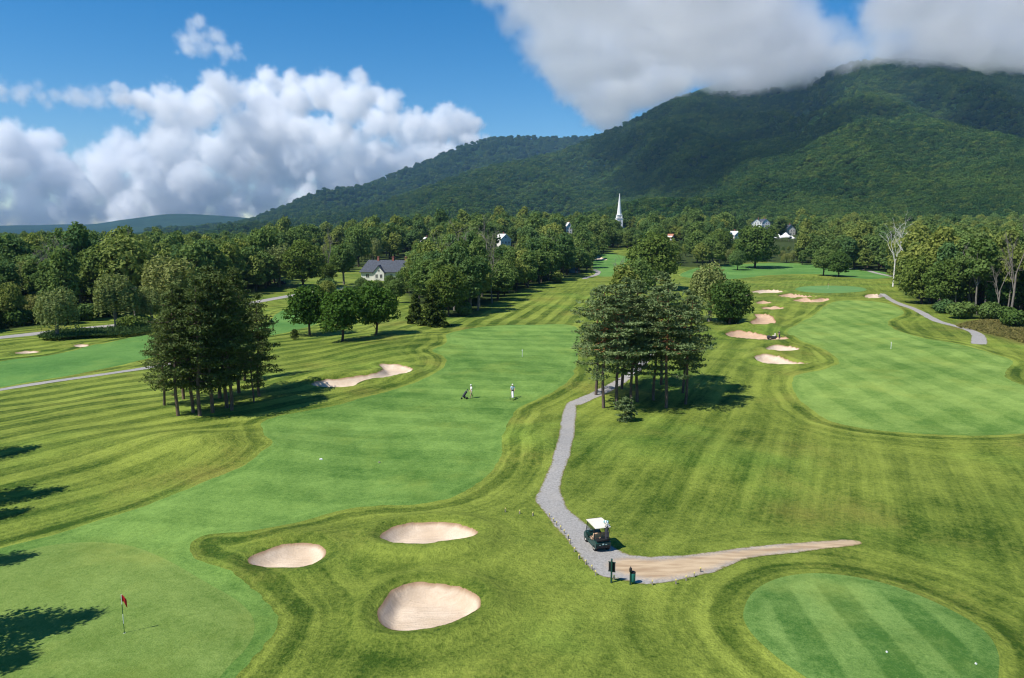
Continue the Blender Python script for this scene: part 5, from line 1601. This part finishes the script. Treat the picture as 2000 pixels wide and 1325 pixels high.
def cottage(name, label, px, py, Y, w, d, h, rise, wall, roof, rz=0.0, nwin=3, chimney=True, cat='house', base=None):
    """gabled building whose eaves stand where the picture shows them"""
    p = at_z(px, py, Y)
    o = thing(name, label, cat, p, rz)
    part('wall', wall, o, lambda g: g_prism(g, [(-w / 2, -0.5), (w / 2, -0.5), (w / 2, h), (0, h + rise), (-w / 2, h)], 0, d, 'y'))
    r = part('roof', roof, o, lambda g: (g_prism(g, [(-w / 2 - 0.5, h - 0.45), (-w / 2 - 0.4, h - 0.75), (0, h + rise + 0.02), (0, h + rise + 0.35)], -0.5, d + 0.5, 'y'),
                                     g_prism(g, [(w / 2 + 0.5, h - 0.45), (w / 2 + 0.4, h - 0.75), (0, h + rise + 0.02), (0, h + rise + 0.35)], -0.5, d + 0.5, 'y')))
    if chimney:
        part('chimney', C_brick, r, lambda g: g_box(g, (w * 0.15, d * 0.5, h + rise + 0.6), (0.9, 0.9, 2.4)))
    windows(o, [((i - (nwin - 1) / 2) * w / (nwin + 0.3), -0.03, z, 1.1, 1.5, 'f') for i in range(nwin) for z in np.arange(1.8, h, 3.0)] + [(0, -0.03, h + rise * 0.35, 0.9, 1.2, 'f')])
    return o
VILLAGE = [  # px, py of the ridge, distance
    ('house', 'white gabled house half hidden behind the middle wood', 988, 455, 560, 9, 12, 7.5, 3.6, C_white, C_white, 0.5, 3),
    ('house', 'small white house with a low roof deep in the trees', 833, 458, 600, 7, 9, 6.0, 3.0, C_white, C_white, 0.3, 2),
    ('house', 'tiny white gable far behind the lawn', 634, 470, 560, 7, 9, 5.0, 2.6, C_white, C_slate, 0.2, 2),
    ('house', 'tiny white gable next to another far behind the lawn', 663, 470, 580, 5, 7, 4.5, 2.4, C_white, C_slate, 0.2, 1),
    ('house', 'low building with a terracotta roof beside the village trees', 1315, 455, 620, 13, 14, 5.0, 2.2, C_cream2, C_orange, 1.2, 3),
    ('house', 'white house with slate roof between the village trees', 1442, 458, 640, 10, 10, 5.5, 3.0, C_white, C_white, 0.6, 3),
    ('house', 'pale yellow house top beside the spire trees', 1112, 443, 720, 6, 9, 9.5, 4.0, C_cream2, C_cream2, 0.2, 2),
    ('house', 'white house roof showing under the spire', 1228, 437, 820, 12, 12, 9.0, 4.0, C_white, C_slate, 0.4, 3),
    ('house', 'white timber house with two storeys above the white tents', 1545, 455, 760, 10, 11, 7.0, 3.5, C_white, C_slate, 0.2, 3),
]
for nm, lab, px, py, Yd, w, d, h, rise, wa, ro, rz, nw in VILLAGE:
    cottage(nm, lab, px, py, Yd, w, d, h, rise, wa, ro, rz, nw)
cottage('inn', 'long white inn with grey roof and chimneys on the village slope', 1478, 435, 900, 13, 16, 14, 5, C_white, C_slate, -0.3, 4, True, 'inn')
cottage('inn', 'white side wing of the inn with a flat gable', 1497, 430, 915, 11, 14, 15, 4, C_white, C_slate, 0.2, 3, True, 'inn')
for px, lab, s in ((1520, 'white pointed party tent with a sagging roof at the village edge', 1.0), (1534, 'taller white pointed party tent beside a sagging one', 1.25), (1546, 'small white pointed party tent at the end of the tents', 0.8)):
    p = at_z(px, 470, 640)
    o = thing('tent', lab, 'tent', p, 0.3)
    o.scale = (s,) * 3
    part('canopy', C_white, o, lambda g: g_lathe(g, [(4.2, 2.6), (4.1, 3.3), (2.2, 4.3), (0.9, 5.6), (0.3, 5.9), (0.001, 6.2)], (0, 0, 0), 8))
    for k in range(4):
        part('pole', C_wood, o, lambda g: g_tube(g, [(3.7 * math.cos(k * 1.57), 3.7 * math.sin(k * 1.57), -0.2), (3.7 * math.cos(k * 1.57), 3.7 * math.sin(k * 1.57), 3.0)], 0.08))

p = on_ground(1120, 533)
o = thing('shed', 'small dark blue shed at the end of the middle wood', 'shed', p, 0.1)
part('wall', C_blue, o, lambda g: g_box(g, (0, 0, 1.25), (4.6, 2.6, 2.6)))
part('roof', C_blue, o, lambda g: g_prism(g, [(-1.6, 2.55), (1.6, 2.95), (1.6, 3.1), (-1.6, 2.7)], -2.6, 2.6))
part('door', C_charc, o, lambda g: g_box(g, (1.1, -1.32, 1.05), (1.0, 0.06, 2.0)))

p = on_ground(264, 628)
o = thing('utility_pole', 'pale wooden utility pole with a cross arm between willow and dark pines', 'pole', p, 0.3)
part('pole', C_wood, o, lambda g: g_tube(g, [(0, 0, -0.4), (0, 0, 8.6)], [0.17, 0.12], 8))
part('cross_arm', C_wood, o, lambda g: g_box(g, (0, 0, 8.0), (1.9, 0.12, 0.14)))
for x in (-0.8, 0.8, 0.35):
    part('insulator', C_white, o, lambda g: g_lathe(g, [(0.06, 8.07), (0.07, 8.15), (0.03, 8.25), (0.001, 8.27)], (x, 0, 0), 8))

p = on_ground(548, 557)
o = thing('parked_car', 'dark grey car parked on the lawn edge by the road bend', 'car', p, math.radians(70))
part('body', C_charc, o, lambda g: g_prism(g, [(-2.2, 0.35), (-2.25, 0.8), (-2.1, 0.98), (1.2, 0.98), (2.1, 0.82), (2.25, 0.5), (2.2, 0.32)], -0.88, 0.88))
part('cabin', C_charc, o, lambda g: g_prism(g, [(-2.05, 0.97), (-1.8, 1.58), (-1.5, 1.66), (0.2, 1.64), (1.1, 0.97)], -0.78, 0.78))
for sx in (-1, 1):
    part('window', C_glass, o, lambda g: g_prism(g, [(-1.75, 1.05), (-1.6, 1.52), (0.15, 1.52), (0.85, 1.05)], sx * 0.775, sx * 0.795))
    for yy_ in (-1.4, 1.4):
        wheel(o, 0.80 * sx, yy_, 0.34, 0.22, C_steel)

# ------------------------------------------------------------------ reeds by the willows, tall grass of the meadow
def reeds(name, pix, n, h, label, mat):
    q = np.random.default_rng(9)
    poly = ground_poly(pix)
    P = q.uniform(poly.min(0), poly.max(0), (n * 3, 2))
    P = P[sdist(poly, P[:, 0], P[:, 1], 3.0) > 0][:n]
    z = ground_z(P[:, 0], P[:, 1])
    g = Geo()
    C = np.stack([P[:, 0], P[:, 1], z + h * 0.45], 1)
    m = len(C)
    leaf_quads(g, C, np.stack([q.normal(size=m), q.normal(size=m), q.normal(size=m) * 0.12], 1), h * 0.5, 0.16, q, np.cross(np.tile([0, 0, 1.0], (m, 1)), q.normal(size=(m, 3))))
    o = link(name, g.mesh(name, mat, False, True))
    tag(o, label, 'reeds', kind='stuff')
reeds('reeds', [(78, 664), (120, 652), (200, 648), (285, 642), (290, 652), (240, 660), (160, 662), (110, 667)], 5000, 1.7, 'dense dark green reeds between the road and the left fairway', L_reed)
L_mead = mat_leaf('meadow_blades', (0.09, 0.10, 0.03), (0.30, 0.25, 0.085), 0.2)
reeds('meadow_grass', [(1870, 640), (1900, 630), (1960, 626), (2060, 634), (2200, 662), (2200, 690), (2020, 674), (1960, 660), (1910, 648)], 9000, 0.8, 'tall yellow meadow grass beside the right-hand wood', L_mead)

# ------------------------------------------------------------------ air
hz = NB('haze_air')
pv = hz.n('ShaderNodeVolumePrincipled')
pv.inputs['Color'].default_value = (0.30, 0.58, 1.0, 1)
pv.inputs['Density'].default_value = HAZE = 3.6e-5
pv.inputs['Anisotropy'].default_value = 0.0
hz.t.links.new(pv.outputs[0], hz.out.inputs['Volume'])
HX, HY0, HY1, HZ0, HZ1 = 10500.0, -600.0, 9350.0, -40.0, 1060.0
hv = [(x, y, z) for x in (-HX, HX) for y in (HY0, HY1) for z in (HZ0, HZ1)]
ho = link('haze', make_mesh('haze', hv, [np.array([(0, 1, 3, 2), (4, 6, 7, 5), (0, 4, 5, 1), (2, 3, 7, 6), (0, 2, 6, 4), (1, 5, 7, 3)])], [hz.m]))
tag(ho, 'pale blue summer haze over the valley', 'haze', kind='stuff')

# ------------------------------------------------------------------ clouds
def mat_cloud(name, g):
    b = NB(name)
    v = b.n('ShaderNodeVolumePrincipled')
    v.inputs['Color'].default_value = (1, 1, 1, 1)
    v.inputs['Density'].default_value = 1.0
    v.inputs['Anisotropy'].default_value = g
    b.t.links.new(v.outputs[0], b.out.inputs['Volume'])
    return b.m
M_cloud, M_cap = mat_cloud('cloud_vapour', 0.0), mat_cloud('mountain_cloud_vapour', 0.55)

def cloud(label, puffs, vox, dens, namp=0.5, nscale=1.0, base=None, soft=(0.10, 0.42), seed=0.0, mat=M_cloud):
    P_ = np.array(puffs, float)
    r = P_[:, 3]
    mn, mx = (P_[:, :3] - 1.2 * r[:, None]).min(0), (P_[:, :3] + 1.2 * r[:, None]).max(0)
    if base is not None:
        mn[2] = max(mn[2], base)
    res = np.ceil((mx - mn) / vox).astype(int)
    qs = np.quantile(r, [0, 0.25, 0.5, 0.75, 1])
    cls = np.clip(np.searchsorted(qs, r, side='right') - 1, 0, 3)
    me = bpy.data.meshes.new("cloud")
    me.from_pydata(P_[:, :3].tolist(), [], [])
    at = me.attributes.new('cls', 'INT', 'POINT')
    at.data.foreach_set('value', cls.astype(np.int32))
    me.materials.append(mat)
    ob = link('cloud', me)
    ng = bpy.data.node_groups.new('cloud', 'GeometryNodeTree')
    ng.interface.new_socket('Geometry', in_out='INPUT', socket_type='NodeSocketGeometry')
    ng.interface.new_socket('Geometry', in_out='OUTPUT', socket_type='NodeSocketGeometry')
    N, L = ng.nodes.new, ng.links.new
    gi, go = N('NodeGroupInput'), N('NodeGroupOutput')
    def mt(op, a, b=None):
        n = N('ShaderNodeMath')
        n.operation = op
        for i, v in enumerate((a, b)):
            if v is None:
                continue
            if isinstance(v, (int, float)):
                n.inputs[i].default_value = v
            else:
                L(v, n.inputs[i])
        return n.outputs[0]
    pos = N('GeometryNodeInputPosition').outputs[0]
    s = None
    for k in range(4):
        if not (cls == k).any():
            continue
        na = N('GeometryNodeInputNamedAttribute')
        na.data_type = 'INT'
        na.inputs[0].default_value = 'cls'
        cp = N('FunctionNodeCompare')
        cp.data_type, cp.operation = 'INT', 'EQUAL'
        L(na.outputs[0], cp.inputs[2])
        cp.inputs[3].default_value = k
        sp = N('GeometryNodeSeparateGeometry')
        L(gi.outputs[0], sp.inputs[0])
        L(cp.outputs[0], sp.inputs[1])
        pr = N('GeometryNodeProximity')
        pr.target_element = 'POINTS'
        L(sp.outputs[0], pr.inputs[0])
        v = mt('SUBTRACT', 1.0, mt('DIVIDE', pr.outputs['Distance'], float(r[cls == k].mean())))
        if s is None:
            s = v
        else:
            s = mt('SMOOTH_MAX', s, v)
            s.node.inputs[2].default_value = 0.12
    R = float(np.median(r))
    off = N('ShaderNodeVectorMath')
    off.operation = 'ADD'
    L(pos, off.inputs[0])
    off.inputs[1].default_value = (seed * 977, seed * 311, 0)
    def noise(scale, det, rough):
        n = N('ShaderNodeTexNoise')
        for k_, v_ in (('Scale', scale), ('Detail', det), ('Roughness', rough)):
            n.inputs[k_].default_value = v_
        L(off.outputs[0], n.inputs['Vector'])
        return n.outputs['Fac']
    def vor(scale):
        n = N('ShaderNodeTexVoronoi')
        n.inputs['Scale'].default_value = scale
        n.inputs['Detail'].default_value = 2.0
        n.inputs['Roughness'].default_value = 0.5
        L(off.outputs[0], n.inputs['Vector'])
        return n.outputs['Distance']
    t = mt('ADD', s, mt('MULTIPLY', mt('SUBTRACT', noise(nscale * 0.8 / R, 8, 0.62), 0.5), namp * 2.2))
    t = mt('SUBTRACT', t, mt('MULTIPLY', mt('SUBTRACT', vor(nscale * 1.9 / R), 0.45), namp * 0.55))
    mr = N('ShaderNodeMapRange')
    mr.interpolation_type = 'SMOOTHSTEP'
    L(t, mr.inputs[0])
    for i, v in enumerate((soft[0], soft[1], 0.0, dens)):
        mr.inputs[i + 1].default_value = v
    out = mr.outputs[0]
    if base is not None:
        sx = N('ShaderNodeSeparateXYZ')
        L(pos, sx.inputs[0])
        m2 = N('ShaderNodeMapRange')
        m2.interpolation_type = 'SMOOTHSTEP'
        L(mt('ADD', sx.outputs[2], mt('MULTIPLY', mt('SUBTRACT', noise(1.2 / R, 4, 0.6), 0.5), -R * 0.35)), m2.inputs[0])
        m2.inputs[1].default_value, m2.inputs[2].default_value = base - R * 0.1, base + R * 0.35
        out = mt('MULTIPLY', out, m2.outputs[0])
    vc = N('GeometryNodeVolumeCube')
    L(out, vc.inputs['Density'])
    vc.inputs['Min'].default_value, vc.inputs['Max'].default_value = mn, mx
    for i, ax in enumerate('XYZ'):
        vc.inputs['Resolution ' + ax].default_value = int(max(res[i], 4))
    sm = N('GeometryNodeSetMaterial')
    L(vc.outputs[0], sm.inputs[0])
    sm.inputs['Material'].default_value = mat
    L(sm.outputs[0], go.inputs[0])
    ob.modifiers.new('cloud', 'NODES').node_group = ng
    print('cloud', res, res.prod())
    return tag(ob, label, 'cloud', kind='stuff')

def blobs(lst, Yd, depth, rnd, kids=3, seed=1):
    """lst: (px, py, radius px): round heads of a cloud bank at distance Yd, with smaller heads around each"""
    q = np.random.default_rng(seed)
    out = []
    for px, py, rp in lst:
        yy = Yd + q.uniform(-1, 1) * depth
        c = np.array([float(v) for v in at_depth(px, py, yy)])
        R = rp / FPX * yy
        out.append((*c, R))
        for _ in range(kids):
            d = q.normal(size=3)
            d[2] *= 0.7
            d /= np.linalg.norm(d)
            k = q.uniform(0.35, 0.65)
            out.append((*(c + d * R * q.uniform(0.55, 0.95)), R * k))
    return out

FARY = 10900.0
bank = [(430, 300, 80), (520, 300, 90), (620, 315, 90), (710, 330, 70), (790, 320, 55), (640, 370, 50), (560, 390, 40), (470, 395, 40), (730, 365, 40), (310, 290, 55), (350, 330, 60), (440, 185, 52), (510, 188, 58), (575, 195, 60), (640, 180, 50), (690, 200, 50), (740, 240, 55), (800, 255, 45), (850, 260, 50), (900, 255, 45), (925, 275, 28),
        (390, 220, 60), (330, 210, 45), (280, 195, 35), (230, 190, 28), (470, 250, 80), (560, 270, 80), (650, 270, 80), (740, 305, 65), (830, 310, 50), (880, 300, 38),
        (380, 290, 70), (480, 330, 70), (580, 340, 70), (680, 345, 60), (770, 345, 40), (600, 380, 40), (520, 385, 45), (430, 370, 50), (690, 375, 30), (340, 260, 45)]
left = [(40, 310, 60), (130, 355, 65), (220, 360, 65), (300, 370, 65), (390, 385, 55), (60, 420, 45), (150, 425, 45), (250, 418, 45), (370, 415, 35), (440, 420, 28), (20, 275, 40), (70, 290, 50), (20, 330, 60), (110, 330, 60), (200, 320, 55), (240, 290, 38), (290, 330, 60), (350, 350, 55), (60, 385, 55), (150, 390, 55), (250, 390, 50), (330, 400, 45), (420, 405, 35),
        (-60, 300, 60), (-150, 330, 90), (-120, 400, 80), (500, 412, 24), (450, 410, 30), (200, 420, 35), (100, 422, 35), (0, 425, 35), (300, 420, 30)]
wisp = [(0, 178, 30), (40, 182, 30), (75, 186, 28), (110, 188, 28), (150, 190, 30), (190, 190, 34), (240, 196, 36), (290, 205, 36), (320, 225, 40), (270, 222, 22), (-60, 172, 40), (-140, 170, 60)]
top = [(388, 45, 22), (380, 75, 30), (400, 95, 38), (440, 100, 30), (362, 95, 20), (420, 70, 22), (465, 108, 16)]
cloud('big heaped white cloud bank reaching the shoulder of the ridge', blobs(bank, FARY, 480, 0, 4, 3), 25, 0.0068, 0.55, 1.2, None, (0.10, 0.48), 1)
cloud('low grey white cloud bank above the blue far hills', blobs(left, FARY + 1300, 640, 0, 3, 5), 34, 0.0062, 0.52, 1.2, None, (0.06, 0.48), 2)
cloud('thin drawn out cloud streak left of the heaped bank', blobs(wisp, FARY, 260, 0, 3, 6), 26, 0.0032, 0.6, 1.0, None, (0.12, 0.7), 3)
cloud('small peaked cloud floating over the heaped bank', blobs(top, FARY - 300, 160, 0, 3, 8), 26, 0.0038, 0.55, 1.0, None, (0.08, 0.7), 4)

CB = 740.0                                      # cloud base over the mountain
def cap(lst, seed, kids=3):
    q = np.random.default_rng(seed)
    out = []
    for x, y, z, R in lst:
        out.append((x, y, z, R))
        for _ in range(kids):
            d = q.normal(size=3)
            d /= np.linalg.norm(d)
            out.append((x + d[0] * R * 0.8, y + d[1] * R * 0.8, z + abs(d[2]) * R * 0.5, R * q.uniform(0.35, 0.6)))
    return out
def at_pix(px, py, z):                          # point at height z on a pixel's ray
    a, b_, c = pix_dir(px, py)
    t = (z - CAM_H) / c
    return float(a * t), float(b_ * t), z
def fill_cap(poly, n, seed, z0, z1, r0, r1):
    q = np.random.default_rng(seed)
    poly = np.array(poly, float)
    g = np.array([at_pix(px, py, z0)[:2] for px, py in catmull(poly, True, 4)])
    P = q.uniform(g.min(0), g.max(0), (n * 12, 2))
    d = sdist(g, P[:, 0], P[:, 1], 2000.0)
    k = d > r0 * 0.55
    P, d = P[k][:n], d[k][:n]
    R = np.minimum(q.uniform(r0, r1, len(P)), np.maximum(d * 1.15, r0))
    return [(x, y, q.uniform(z0, z1) if i % 3 else z0 + 10, r) for i, ((x, y), r) in enumerate(zip(P, R))]
capL = fill_cap([(930, -330), (935, -110), (945, -20), (975, 50), (1030, 105), (1075, 160), (1105, 200), (1140, 240), (1200, 252), (1260, 228), (1330, 192), (1420, 188), (1510, 182), (1560, 160), (1630, 140), (1665, 112), (1600, 62), (1565, 15), (1560, -110), (1560, -330)], 230, 2, 825, 1000, 120, 250)
capR = fill_cap([(1690, -330), (1690, -110), (1690, 0), (1685, 45), (1672, 88), (1650, 132), (1740, 132), (1850, 138), (2000, 142), (2400, 150), (2400, -330)], 200, 4, 795, 970, 110, 240)
capL += [(*at_pix(px, py, 850), R) for px, py, R in ((1600, 132, 110), (1630, 122, 100), (1655, 116, 90))]
capR += [(*at_pix(px, py, 790), R) for px, py, R in ((1650, 112, 100), (1675, 106, 110), (1700, 104, 120), (1725, 108, 120), (1755, 112, 120), (1785, 116, 120))]
cloud('huge white cloud lying on the mountain top', cap(capL, 2, 2), 19, 0.0075, 0.62, 1.4, CB, (0.08, 0.40), 6, M_cap)
cloud('grey white cloud covering the right end of the summit ridge', cap(capR, 4, 2), 19, 0.0075, 0.62, 1.4, CB - 50, (0.08, 0.40), 7, M_cap)
